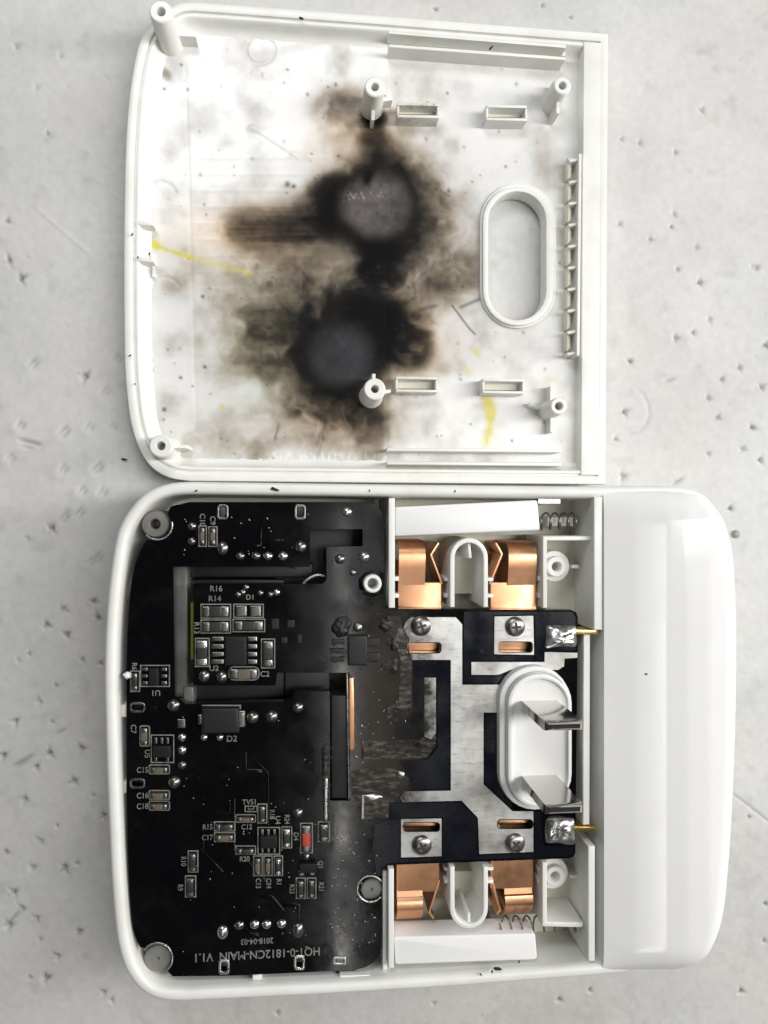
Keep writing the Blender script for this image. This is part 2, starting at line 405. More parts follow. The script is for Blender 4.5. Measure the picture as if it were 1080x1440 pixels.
# ------------------------------------------------------------------ table sheet with its dents
def make_table():
    far = lambda a, b, n: np.linspace(a, b, n)
    xs = np.concatenate([far(-2600, -80, 24)[:-1], np.arange(-80, 1165, 2.6), far(1170, 3600, 24)])
    ys = np.concatenate([far(-2600, -80, 24)[:-1], np.arange(-80, 1525, 2.6), far(1530, 4200, 24)])
    PX, PY = np.meshgrid(xs, ys)
    # beyond the picture the sheet simply goes on at the same scale
    X = 540+(PX-540)*1.13; Y = -720-(PY-720)*1.13
    # pixel position of every vertex, for placing the dents
    rel = np.stack([X-CAM[0], Y-CAM[1], -CAM[2]+0*X], -1)
    dep = rel@FWD; U = 540+FOC*(rel@RIGHT)/dep; V = 720-FOC*rel[..., 1]/dep
    H = 1.6*(fbm(U/150, V/150, 3)-.5)+.5*(fbm(U/30+9, V/30, 3)-.5)
    D = np.zeros_like(H)  # how far each vertex darkens, strongest at the centre of a dent
    rs = random.Random(11)
    def local(cx, cy, R): return (np.abs(U-cx) < R) & (np.abs(V-cy) < R)
    def pit(cx, cy, r, d, tone=.8):
        m = local(cx, cy, r*5); x = U[m]-cx; y = V[m]-cy
        a0 = rs.uniform(0, 6); ang = np.arctan2(y, x); rr = np.hypot(x, y)
        rad = r*(1+.35*np.sin(3*ang+a0)+.2*np.sin(5*ang-a0))
        g = np.exp(-(rr/rad)**2*1.2)
        H[m] -= d*g; H[m] += .07*d*np.exp(-((rr-1.9*r)/(.9*r))**2)*(.5+.5*np.sin(ang-.6))
        D[m] = np.maximum(D[m], tone*np.exp(-(rr/(rad*.85))**4))
    def line(x0, y0, x1, y1, wd, d, tone):
        cx, cy = (x0+x1)/2, (y0+y1)/2; L = math.hypot(x1-x0, y1-y0)
        m = local(cx, cy, L+4*wd); ux, uy = (x1-x0)/L, (y1-y0)/L
        t = (U[m]-x0)*ux+(V[m]-y0)*uy; p = -(U[m]-x0)*uy+(V[m]-y0)*ux
        e = sig((t)/2.0)*sig((L-t)/2.0)
        g = np.exp(-(p/wd)**2)*e
        H[m] -= d*g; D[m] = np.maximum(D[m], tone*g)
    def star(cx, cy, r, d, tone=.85, arms=4):
        if cx > 820: r *= .8; tone *= .75
        pit(cx, cy, r*.42, d, tone); a0 = rs.uniform(0, 6)
        for k in range(arms):
            a = a0+k*6.283/arms+rs.uniform(-.4, .4); l = r*rs.uniform(.7, 1.25)
            line(cx, cy, cx+l*math.cos(a), cy+l*math.sin(a), 1.7, d*.5, tone*.8)
    def slash(cx, cy, L=13, d=4, tone=.42, ang=-.85):
        ux, uy = math.cos(ang), math.sin(ang)
        for o, k in ((-2.7, 1), (3.6, .8)):
            x, y = cx-o*uy, cy+o*ux
            line(x-ux*L*.5*k, y-uy*L*.5*k, x+ux*L*.5*k, y+uy*L*.5*k, 1.8, d, tone)
        m = local(cx, cy, 40); x = U[m]-cx+7; y = V[m]-cy-6
        H[m] += .42*d*np.exp(-(x*x+y*y)/110)
    for x, y in [(46, 511), (164, 505), (147, 551), (28, 598), (89, 607), (125, 600), (158, 600), (14, 644), (88, 660), (136, 658), (143, 692), (111, 721), (136, 786), (90, 727), (115, 690), (127, 790)]:
        slash(x, y, rs.uniform(10, 17), rs.uniform(3.5, 5), rs.uniform(.3, .5), rs.uniform(-1.0, -.6))
    line(26, 618, 55, 625, 2, 5, .55); line(30, 627, 45, 630, 1.8, 3, .3)
    for x, y, r in [(11, 365, 9), (28, 390, 9), (119, 529, 11), (72, 743, 8), (37, 758, 5), (131, 846, 7), (137, 869, 8), (90, 858, 6),
                    (54, 987, 6), (20, 1015, 7), (114, 1053, 7), (69, 1060, 8), (50, 1079, 6), (103, 1099, 8), (3, 1063, 7), (34, 1125, 7), (54, 1184, 7),
                    (7, 1199, 6), (90, 1221, 9), (19, 1256, 7), (29, 1279, 7), (50, 1293, 7), (11, 1303, 9), (78, 1346, 7), (144, 1397, 7), (145, 1148, 6), (141, 934, 6),
                    (879, 579, 8), (997, 560, 7), (1010, 587, 6), (1016, 533, 6), (1059, 601, 7), (1045, 631, 6), (1070, 647, 7), (1072, 544, 7), (1041, 517, 6),
                    (873, 314, 5), (915, 336, 6), (949, 301, 6), (980, 347, 5), (985, 397, 7), (900, 200, 7), (1078, 1273, 6), (999, 449, 5), (1060, 375, 5)]:
        star(x, y, r, rs.uniform(4, 6), rs.uniform(.6, .9), rs.choice([3, 4]))
    for x, y, r in [(51, 121, 3), (22, 63, 4), (988, 153, 5), (952, 475, 4.5), (877, 670, 5.5), (65, 879, 5), (94, 892, 5.5), (45, 1221, 4.5), (111, 1311, 5), (65, 1376, 6),
                    (40, 920, 3), (86, 857, 3), (25, 929, 3), (115, 928, 3.5), (78, 964, 2.5), (73, 1016, 3), (80, 1162, 2.5), (130, 1119, 3), (41, 1376, 3), (108, 1215, 3), (56, 1322, 3),
                    (951, 213, 3.5), (875, 195, 3), (954, 378, 3), (1066, 375, 3.5), (976, 467, 3.5), (887, 507, 4), (1078, 485, 5), (997, 638, 3), (867, 617, 3), (787, 1407, 3.5), (1043, 1395, 4), (830, 1393, 3),
                    (1076, 1324, 3), (1055, 1150, 2.5), (613, 11, 3.5), (763, 6, 2.5), (803, 23, 2), (764, 43, 2), (156, 1408, 3.5), (945, 318, 2.5), (1028, 715, 4), (390, 1425, 3), (610, 1412, 2.5), (66, 187, 3), (85, 77, 3), (9, 310, 4)]:
        pit(x, y, r, rs.uniform(3, 5), rs.uniform(.4, .8))
    line(944-7, 536, 944+6, 532, 1.6, 2.5, .5); line(948, 681, 960, 673, 1.6, 3, .6)
    line(15, 1080, 46, 1062, 2, 4, .5); line(20, 1078, 38, 1071, 2.4, 3, .45); line(78, 1033, 90, 1026, 1.8, 4, .5)
    line(29, 1279, 12, 1298, 1.6, 3, .7); line(1032, 1117, 1085, 1158, 1.3, 2, .35); line(50, 292, 125, 356, 1.6, -1.2, 0)
    a = [(897, 547), (906, 555), (912, 568), (914, 582), (909, 597), (898, 608), (884, 611)]
    for p, q in zip(a, a[1:]): line(*p, *q, 1.7, 1.4, .16)
    for k in range(170):
        x = rs.uniform(-60, 1140); y = rs.uniform(-60, 1500)
        pit(x, y, rs.uniform(1.3, 2.2), rs.uniform(.6, 1.6), rs.uniform(.05, .28))
    for k in range(12):
        x = rs.uniform(-60, 1140); y = rs.uniform(-60, 1500); a = rs.uniform(-1.2, 1.2); l = rs.uniform(20, 110)
        line(x, y, x+l*math.cos(a), y+l*math.sin(a), 1.5, rs.uniform(-.5, .7), rs.uniform(0, .06))
    H += .35*(fbm(U/6, V/6, 2)-.5)
    D = np.maximum(D, .16*np.clip(fbm(U/24+70, V/24, 5)-.62, 0, 1)*4)
    H = np.clip(H, -9, 4)-1.6
    c1 = np.array([.60, .595, .58]); c2 = np.array([.10, .095, .085])
    tint = 1-.10*(fbm(U/110+4, V/110, 5)-.5)[..., None]*2-.05*(fbm(U/9+4, V/9, 3)-.5)[..., None]*2+.05*(fbm(U/160+60, V/160, 3)-.5)[..., None]*np.array([1.2, -.2, -.8])
    col = (c1*tint)*(1-D[..., None])+c2*D[..., None]
    col = np.concatenate([col, np.ones_like(col[..., :1])], -1)
    ob = grid_object('table', X, Y, H, np.ones((X.shape[0]-1, X.shape[1]-1), bool), M['table'], None, {'tone': ('FLOAT_COLOR', col)})
    ob['kind'] = 'structure'; ob['label'] = 'pale grey dented foam board the opened charger lies on'
    return ob
make_table()

# ------------------------------------------------------------------ cover (upper shell lying on its back)
def inside(px, py, poly):
    r = np.zeros(px.shape, bool); n = len(poly)
    for i in range(n):
        x1, y1 = poly[i]; x2, y2 = poly[(i+1) % n]
        c = ((y1 > py) != (y2 > py)) & (px < (x2-x1)*(py-y1)/((y2-y1) or 1e-9)+x1); r ^= c
    return r

CZ = 46.0; FZ = 22.0
cover_outline = catmull([(273, 2), (246, 6), (212, 30), (194, 66), (182, 133), (176.5, 210), (174.5, 300), (174, 400), (175, 500), (178, 550), (184, 595), (196, 632), (213, 657), (237, 671.5), (266, 676.5)], 5) + [(540, 679), (852, 681), (856, 47), (540, 22)]
cover = thing('charger_cover', 'white upturned charger cover with two black soot burns and an oval opening', 'cover', [520, -360, 0])

def shell(path, prof, name, material, parent, bottom=True):
    R = []
    for o, z in prof: R.append([(*q, z) for q in inset(path, o)])
    return MB().rings(R, close_bottom=bottom, close_top=False).build(name, material, parent, ang=50)
cw = wpoly(cover_outline, CZ)
shell(cw, [(26, 1.0), (12, 3), (4, 10), (1, 20), (0, 32), (0, CZ-3), (.8, CZ-.8), (3, CZ), (11, CZ), (13, CZ-1.2), (13.4, CZ-6), (16.5, CZ-6.2), (17, CZ-2.6), (19.5, CZ-2), (21.5, CZ-3), (23, CZ-8), (25, FZ+9), (28, FZ+4.5), (33, FZ+1.4), (38, FZ-1.2)], 'rim', M['plastic'], cover, False)
def back_panel():
    # outer face of the cover, pierced by the oval opening
    mb = MB(); bm_out = inset(cw, 25)
    def topx(q, z):   # pixel of a world point, so that the holed plate can take it
        r = np.array([q[0], q[1], z])-CAM; dp = r@FWD
        return (540+FOC*(r@RIGHT)/dp, 720-FOC*r[1]/dp)
    ow = [topx(q, 6) for q in bm_out]; hole = wpoly(capsule(683, 777, 264, 455), FZ)
    mb.holed(ow, [[topx(q, 6) for q in hole]], 1.2, 6).build('back_panel', M['plastic'], cover, fix=False)
back_panel()

def soot_fields(px, py):
    wx = px+22*(fbm(px/70, py/70, 4)-.5)+3*(fbm(px/14+5, py/14, 3)-.5)
    wy = py+22*(fbm(px/70+40, py/70+7, 4)-.5)+3*(fbm(px/14+50, py/14, 3)-.5)
    def g(cx, cy, sx, sy, a=0, p=2.0):
        c, s_ = math.cos(a), math.sin(a); x = wx-cx; y = wy-cy
        u = (x*c+y*s_)/sx; v = (-x*s_+y*c)/sy
        return np.exp(-(u*u+v*v)**(p/2))
    d = np.zeros(px.shape)
    def over(a, k):
        nonlocal d
        d = 1-(1-d)*(1-np.clip(a*k, 0, 1))
    wisp = np.clip(1+1.5*(fbm(px/26+.6*fbm(px/40, py/40, 3)*6, py/26+3, 5)-.5), .2, 1.6)
    # first burn: dense ring, thinner halo, heavier below
    over(g(531, 289, 58, 60, 0, 6), .99); over(g(536, 290, 74, 77, 0, 4), .70); over(g(536, 288, 90, 94, 0, 3.5)*wisp, .36); over(g(528, 285, 112, 112, 0, 3)*wisp, .16)
    over(g(535, 348, 36, 24, 0, 5), .93); over(g(462, 264, 36, 20, -.55, 4), .72); over(g(470, 296, 26, 34, 0, 4), .8)
    # streak to the left, cut off by the edge of the raised field
    t = np.clip((495-wx)/195, 0, 1); half = 46-20*t; mid = 296+18*t
    edge = sig((px-306-16*fbm(px/12, py/12))/6)
    st = .85+.30*(fbm(px/90, py/7, 3)-.5)*2
    band = np.exp(-np.abs((wy-mid)/half)**2.4)*edge*sig((530-wx)/6)
    over(band*np.clip(st, 0, 1.1), .90-.52*t); over(g(350, 326, 80, 26, .04, 3)*edge*st, .42); over(g(440, 316, 60, 22, .05, 3)*st, .6)
    over(g(412, 345, 110, 26, .1, 3)*edge*st, .30)
    # second burn
    over(g(473, 497, 55, 54, 0, 5), .985); over(g(474, 496, 72, 69, 0, 3.6), .70); over(g(470, 494, 94, 88, 0, 3)*np.clip(wisp, .5, 1.4), .44); over(g(515, 437, 58, 30, .45, 4), .93); over(g(470, 490, 112, 100, 0, 4)*wisp, .26)
    over(g(538, 470, 26, 52, 0, 4), .86)
    over(g(526, 388, 34, 50, .12, 3)*np.clip(wisp, .6, 1.3), .86); over(g(388, 468, 50, 62, .2, 3.5)*wisp, .50); over(g(350, 480, 62, 84, .1, 3)*wisp, .22)
    R = g(572, 476, 50, 54, 0, 5)*sig((614-px)/5)*sig((528-wy)/4); over(R*np.clip(wisp, .7, 1.1), .76)
    over(g(608, 378, 72, 52, .3, 3)*wisp, .40); over(g(628, 320, 44, 70, 0, 3)*wisp, .18); over(g(594, 300, 46, 80, 0, 3)*wisp, .2)
    over(g(645, 405, 44, 26, -.3, 2.5)*wisp, .30); over(g(490, 395, 120, 40, 0, 4)*wisp, .30)
    over(g(472, 572, 74, 30, .05, 4)*wisp, .58); over(g(420, 605, 130, 34, 0, 4)*wisp, .20); over(g(522, 610, 24, 56, 0, 5), .34); over(g(470, 605, 50, 34, 0, 3)*wisp, .22)
    over(g(478, 152, 46, 42, -.2, 4)*wisp, .34); over(g(522, 192, 22, 46, 0, 4), .56); over(g(545, 215, 60, 26, .6, 3)*wisp, .26); over(g(524, 164, 22, 16, 0, 4), .75)
    over(g(395, 385, 80, 30, 0, 4)*wisp, .24); over(g(430, 425, 50, 34, 0, 3)*wisp, .34)
    over(g(222, 80, 10, 30, .2, 3), .42); over(g(235, 106, 14, 8, .8, 3), .4)
    over(g(440, 62, 60, 10, -.25, 3), .12); over(g(330, 400, 100, 70, 0, 3)*wisp, .12); over(g(250, 380, 60, 50, 0, 3), .08); over(g(300, 610, 120, 40, 0, 3)*wisp, .10); over(g(650, 480, 70, 60, 0, 3)*wisp, .10)
    over(np.clip(fbm(px/40, py/40, 5)-.45, 0, 1), .6)
    d = np.clip(d*(1+.34*(fbm(px/14+3, py/14, 5)-.5)*np.clip((.95-d)*4, 0, 1)), 0, 1)
    # wiped and glazed patches
    g1 = g(530, 288, 45, 43, 0, 5)*np.clip(.35+1.3*fbm(px/18+2, py/18, 4), 0, 1); g2 = g(480, 498, 44, 46, 0, 5)
    notch = g(517, 246, 10, 16, 0, 3); g1 = g1*(1-notch)
    return d, g1, g2, g

def make_cover_floor():
    st = 1.9
    PX, PY = np.meshgrid(np.arange(170, 866, st), np.arange(-10, 690, st))
    X, Y = Pg(PX, PY, FZ)
    Z = np.full_like(X, FZ)
    iw = inset(cw, 27)
    keep = inside(X, Y, [tuple(q) for q in iw])
    hole = capsule(682, 778, 264, 455)
    hw = [tuple(q) for q in wpoly(hole, FZ)]
    keep &= ~inside(X, Y, hw)
    K = keep[:-1, :-1] & keep[1:, :-1] & keep[1:, 1:] & keep[:-1, 1:]
    d, g1, g2, g = soot_fields(PX, PY)
    n = fbm(PX/5, PY/5, 3); nb = fbm(PX/22+8, PY/22, 4)
    stops = [0, .12, .3, .5, .7, .86, 1.0]
    cols = np.array([[.79, .785, .765], [.66, .645, .62], [.43, .385, .325], [.19, .155, .110], [.055, .043, .031], [.008, .007, .006], [.002, .002, .002]])
    col = np.stack([np.interp(d, stops, cols[:, c]) for c in range(3)], -1)
    brown = np.clip(np.exp(-((PX-350)/90)**2-((PY-330)/40)**2)+.8*np.exp(-((PX-585)/40)**2-((PY-480)/50)**2)+.7*np.exp(-((PX-500)/60)**2-((PY-190)/50)**2)+.6*np.exp(-((PX-470)/60)**2-((PY-590)/30)**2), 0, 1)[..., None]
    col = col*(1-brown*np.array([-.10, .10, .30]))
    olive = np.clip(np.exp(-((PX-380)/60)**2-((PY-480)/80)**2), 0, 1)[..., None]; col = col*(1-olive*np.array([.10, .02, .14]))
    gm = (g1*np.clip(.75+.9*(nb-.5)+.5*(n-.5), 0, 1))[..., None]
    col = col*(1-gm)+np.array([.125, .108, .10])*gm
    scr = (np.exp(-((PY-276-3*np.sin(PX*.9))/3.2)**2)*(PX > 480)*(PX < 545)*np.clip(4*(fbm(PX/2.2, PY/3, 2)-.52), 0, 1))[..., None]
    col = col*(1-scr*.7)+np.array([.42, .40, .38])*scr*.7
    gm = (g2*np.clip(.6+.8*(nb-.5)+.3*(n-.5), 0, 1))[..., None]
    col = col*(1-gm)+np.array([.050, .050, .057])*gm
    # yellow fluid traces
    def seg(pts, wd):
        r = np.zeros_like(PX)
        for (x0, y0), (x1, y1) in zip(pts, pts[1:]):
            L = math.hypot(x1-x0, y1-y0); ux, uy = (x1-x0)/L, (y1-y0)/L
            t = np.clip((PX-x0)*ux+(PY-y0)*uy, 0, L); dd = np.hypot(PX-x0-t*ux, PY-y0-t*uy)
            r = np.maximum(r, np.exp(-(dd/wd)**2))
        return r
    y = seg([(188, 333), (220, 345)], 7)*.95+seg([(220, 346), (268, 362)], 3.5)*.8+seg([(268, 362), (350, 384)], 5)*.38+seg([(685, 562), (690, 580)], 7.5)+seg([(690, 580), (689, 600), (684, 622)], 6)*.8+seg([(668, 492), (672, 498)], 5)*.5+seg([(657, 520), (660, 525)], 5)*.35+seg([(312, 571), (314, 574)], 3)*.6+seg([(770, 533), (782, 534)], 4)*.3
    y = np.clip(y*(.15+1.0*n+.8*nb), 0, .9)[..., None]
    col = col*(1-y)+np.array([.62, .55, .045])*y
    # cracks, hairs and crumbs burnt into the floor
    cr = seg([(636, 430), (660, 462), (668, 470)], 1.4)*.8+seg([(648, 432), (676, 420)], 2.4)*.7+seg([(392, 598), (386, 618)], 1.7)*.6+seg([(455, 615), (448, 640)], 1.4)*.35+seg([(590, 436), (612, 430)], 3)*.6+seg([(620, 268), (632, 276)], 1.6)*.5+seg([(446, 628), (450, 610)], 1.2)*.3
    rs = random.Random(5)
    for k in range(210):
        x = rs.uniform(205, 840); yy = rs.uniform(30, 660); r = rs.choice([1.2, 1.3, 1.5, 1.8, 2.2])
        m = (np.abs(PX-x) < 8) & (np.abs(PY-yy) < 8)
        cr[m] = np.maximum(cr[m], rs.uniform(.35, .95)*np.exp(-(((PX[m]-x)/r)**2+((PY[m]-yy)/r/rs.uniform(.7, 1.4))**2)))
    for x, yy, r in [(231, 576, 3.2), (285, 417, 2.6), (255, 91, 2), (231, 125, 2.4), (288, 516, 2.5), (404, 259, 4), (413, 262, 3), (254, 531, 2.3), (790, 563, 2.2), (720, 620, 2.2)]:
        m = (np.abs(PX-x) < 14) & (np.abs(PY-yy) < 14); cr[m] = np.maximum(cr[m], .95*np.exp(-(((PX[m]-x)**2+(PY[m]-yy)**2)/r/r)))
    cr = np.clip(cr, 0, .95)[..., None]; col = col*(1-cr)+np.array([.03, .026, .022])*cr
    # relief: mould marks, ejector rings, stripes, hatched texture at the ends, crazed lump
    def ring(cx, cy, r, wd, h, a0=-4, a1=4):
        rr = np.hypot(PX-cx, PY-cy); an = np.arctan2(PY-cy, PX-cx); return h*np.exp(-((rr-r)/wd)**2)*((an > a0) & (an < a1))
    Z += ring(366, 70, 20, 1.7, -1.4)+ring(232, 412, 22, 1.8, -1.2, -3.2, -.4)+ring(232, 412, 22, 1.8, -1.2, 2.6, 4)+ring(226, 278, 22, 1.8, -.9, -3.2, -.3)
    sx = sig((PX-275)/6)*sig((545-PX)/8)
    Z += sx*.26*np.exp(-((np.mod(PY-222+6, 23)-6)/2.0)**2)*sig((PY-205)/10)*sig((640-PY)/10)
    Z += -.45*np.exp(-((PX-264-.03*(PY-200))/2.2)**2)*sig((PY-100)/10)*sig((600-PY)/10)
    Z += -.4*np.exp(-((PX-545+.004*(PY-300))/2.0)**2)*sig((PY-30)/5)*sig((670-PY)/5)
    t1 = sig((PY-(26+.072*(PX-240)))/2)*sig(((50+.066*(PX-240))-PY)/2)*sig((PX-250)/6)*sig((545-PX)/4)
    t2 = sig((PY-636)/2)*sig((662-PY)/2)*sig((PX-245)/6)*sig((545-PX)/4)
    t3 = .5*sig((250-PX)/6)*sig((PY-90)/9)*sig((300-PY)/20)
    Z += (t1+1.1*t2+.7*t3)*1.25*(np.sin((PX+PY)*.85)*np.sin((PX-PY)*.62)+.8*(vnoise(PX/3, PY/3)-.5))
    Z += .9*seg([(352, 178), (372, 190), (420, 222)], 1.4)+1.6*np.exp(-(((PX-358)/9)**2+((PY-181)/4)**2))*n*2+1.6*np.exp(-(((PX-413)/8)**2+((PY-218)/4)**2))*n*2+2.2*np.exp(-(((PX-406)/8)**2+((PY-259)/4)**2))*n
    Z += .8*(fbm(PX/40, PY/40, 3)-.5)+1.2*d*(fbm(PX/7, PY/7, 3)-.5)*.5
    Z += 1.0*np.clip(np.exp(-(((PX-385)/50)**2+((PY-105)/10)**2))*(vnoise(PX/2.6, PY/2.6)-.6)*5, 0, 1.5)
    col4 = np.concatenate([np.clip(col, .003, 1), np.ones_like(col[..., :1])], -1)
    gl = .30+.32*np.clip(d, 0, 1)+.10*(nb-.5)-.18*g1-.06*g2-.1*(t1+t2)
    ob = grid_object('floor_panel', X, Y, Z, K, M['floor'], cover, {'stain': ('FLOAT_COLOR', col4), 'gloss': ('FLOAT', np.clip(gl, .12, .8)), 'sheen': ('FLOAT', .5-.42*np.clip(d, 0, 1)+.2*g1+.12*g2)})
    ob['label'] = 'cover floor with black burns, brown soot and yellow fluid traces'
make_cover_floor()

def post(parent, px, py, ztop, r, rh, zb, material, name='screw_post', ribs=(), taper=1.12, deep=40):
    c = P(px, py, ztop)
    mb = MB().lathe(c, [(r*taper*1.1, zb-2), (r*taper, zb+3), (r*1.03, ztop-6), (r, ztop-1.6), (r-1.6, ztop), (rh+1.2, ztop), (rh, ztop-1.4), (rh*.9, ztop-deep)])
    ob = mb.build(name, material, parent)
    for a, l, h in ribs:
        ca, sa = math.cos(a), math.sin(a)
        q = MB(); w = 2.6
        pts = [(c[0]+ca*(r*.8)-sa*w, c[1]+sa*(r*.8)+ca*w), (c[0]+ca*(r*.8)+sa*w, c[1]+sa*(r*.8)-ca*w), (c[0]+ca*(r+l)+sa*w, c[1]+sa*(r+l)-ca*w), (c[0]+ca*(r+l)-sa*w, c[1]+sa*(r+l)+ca*w)]
        pts = [np.array(p) for p in pts]
        if area2(pts) < 0: pts = pts[::-1]
        q.wplate(pts, zb-2, zb+h, 1.0).build('gusset', material, ob)
    return ob
post(cover, 226, 16, 98, 16, 6.2, FZ, M['plastic'], ribs=((0.0, 26, 26),))
post(cover, 226, 627, 80, 16.5, 6.2, FZ, M['plastic'], ribs=((0.0, 20, 46),))
post(cover, 527, 122, 84, 15, 5.8, FZ, M['plastic'], ribs=((-1.57, 16, 26), (.2, 16, 22)))
post(cover, 527, 547, 92, 16, 5.6, FZ, M['plastic'], ribs=((1.57, 10, 52), (.2, 14, 20)))
post(cover, 791, 120, 80, 13.5, 5.8, FZ, M['plastic'], ribs=((-1.57, 18, 36), (1.57, 14, 20)))
post(cover, 786, 571, 80, 13, 6, FZ, M['plastic'], ribs=((-1.57, 24, 22), (1.57, 24, 22), (2.9, 22, 16)))
# oval opening collar: low outer step and the raised lip
MB().band(capsule(675, 783, 257, 462), capsule(681, 777, 263, 456), 3, 27, 2).build('opening_step', M['plastic'], cover)
MB().band(capsule(679, 779, 261, 458), capsule(687, 768, 269, 450), 1.5, 33, 2.2).build('opening_collar', M['plastic'], cover)
# clip brackets: two walls and end webs each
def bracket(x0, y0, x1, y1, z, pm='plastic'):
    b = MB().strip([(x0, y0), (x1, y0+1)], 4.2, FZ-2, z, 1).build('clip_bracket', M[pm], cover)
    MB().strip([(x0, y1), (x1, y1+1)], 4.2, FZ-2, z-1, 1).build('clip_wall', M[pm], b)
    MB().strip([(x0+1, y0+2), (x0+1, y1-2)], 3.5, FZ-2, z-2.5, .8).build('clip_wall', M[pm], b)
    MB().strip([(x1-1, y0+3), (x1-1, y1-1)], 3.5, FZ-2, z-2.5, .8).build('clip_wall', M[pm], b)
    MB().plate([(x0+3, y0+3), (x1-3, y0+4), (x1-3, y1-2), (x0+3, y1-3)], FZ-1, FZ+7).build('clip_floor', M['bounce_cream'], b)
bracket(559, 146, 617, 163, 50, 'sooty'); bracket(684, 149, 741, 167, 50); bracket(557, 531, 615, 549, 50, 'sooty'); bracket(679, 534, 737, 551, 50)
# guide rails
for x0, y0, x1, y1 in [(546, 45, 796, 65), (547, 64, 795, 82), (544, 632, 790, 634), (544, 651, 790, 653)]:
    MB().strip([(x0, y0), (x1, y1)], 5.0, FZ-2, 52, 1.2).build('guide_rail', M['plastic'], cover)
MB().plate([(548, 50), (795, 69), (795, 79), (548, 60)], FZ-1, FZ+9).build('guide_channel', M['bounce_cream'], cover)
# ledge along the straight edge and the ladder of vent cells
MB().plate([(821, 58), (848, 60), (844.5, 668), (817, 668)], FZ-3, CZ-.6, 1.5).build('edge_ledge', M['plastic'], cover)
MB().strip([(816, 216), (813, 500)], 5, FZ-2, 52, 1.2).build('ladder_rail', M['plastic'], cover)
MB().plate([(799, 222), (815, 222), (812, 496), (797, 496)], FZ-1, FZ+4).build('ladder_floor', M['bounce_cream'], cover)
rung = None
for k in range(10):
    y = 224+k*30.2; x = 813.5-k*.3
    MB().strip([(x-13, y+2), (x, y)], 4.5, FZ-2, 47-1.2*(k % 2), 1).build('ladder_rung', M['plastic'], cover)
for k in range(9):
    y = 240+k*30.2
    MB().plate(rounded([(797-k*.2, y-13, 3), (804-k*.2, y-9, 3), (804-k*.2, y+9, 3), (797-k*.2, y+13, 3)], 3), FZ-2, FZ+16, 2).build('ladder_tooth', M['bounce_cream'], cover)
# locating tabs on the curved edge
for y in (313, 364):
    MB().strip([(190, y), (216, y+1.5)], 7, FZ-3, 44, 1.6).build('locating_tab', M['plastic'], cover)
MB().strip([(214, y-8), (216, 390)], 5, FZ-3, FZ+6, 1.2).build('locating_rib', M['plastic'], cover)

# ------------------------------------------------------------------ housing
HZ = 150.0
left = catmull([(268, 677), (240, 679), (214, 687), (192, 703), (172, 730), (161, 760), (152, 820), (147, 880), (145, 950), (146, 1010), (148, 1080), (151, 1160), (155, 1240), (161, 1310), (170, 1352), (184, 1381), (204, 1400), (228, 1409), (262, 1411)], 5)
right = catmull([(893, 1366), (925, 1365), (957, 1361), (984, 1346), (1004, 1315), (1017, 1275), (1025, 1205), (1031, 1110), (1035, 1000), (1036, 900), (1034, 820), (1029, 768), (1018, 730), (1000, 703), (980, 690), (950, 684), (905, 683)], 5)
body_outline = left+[(460, 1401), (640, 1390), (880, 1371)]+right+[(850, 684), (560, 681)]
hw_ = wpoly(body_outline, HZ)
housing = thing('charger_housing', 'open white charger housing with glossy rounded end block', 'housing', [590, -1040, 0])
shell(hw_, [(30, 1), (14, 3), (6, 14), (3, 40), (1, 100), (0, HZ-12), (.8, HZ-5), (3, HZ-1.2), (6, HZ), (12, HZ), (15, HZ-1.6), (17, HZ-5), (18, HZ-12), (20, 14)], 'shell', M['plastic'], housing)
MB().wplate(inset(hw_, 17), 6, 14).build('tray_floor', M['bounce_cream'], housing)

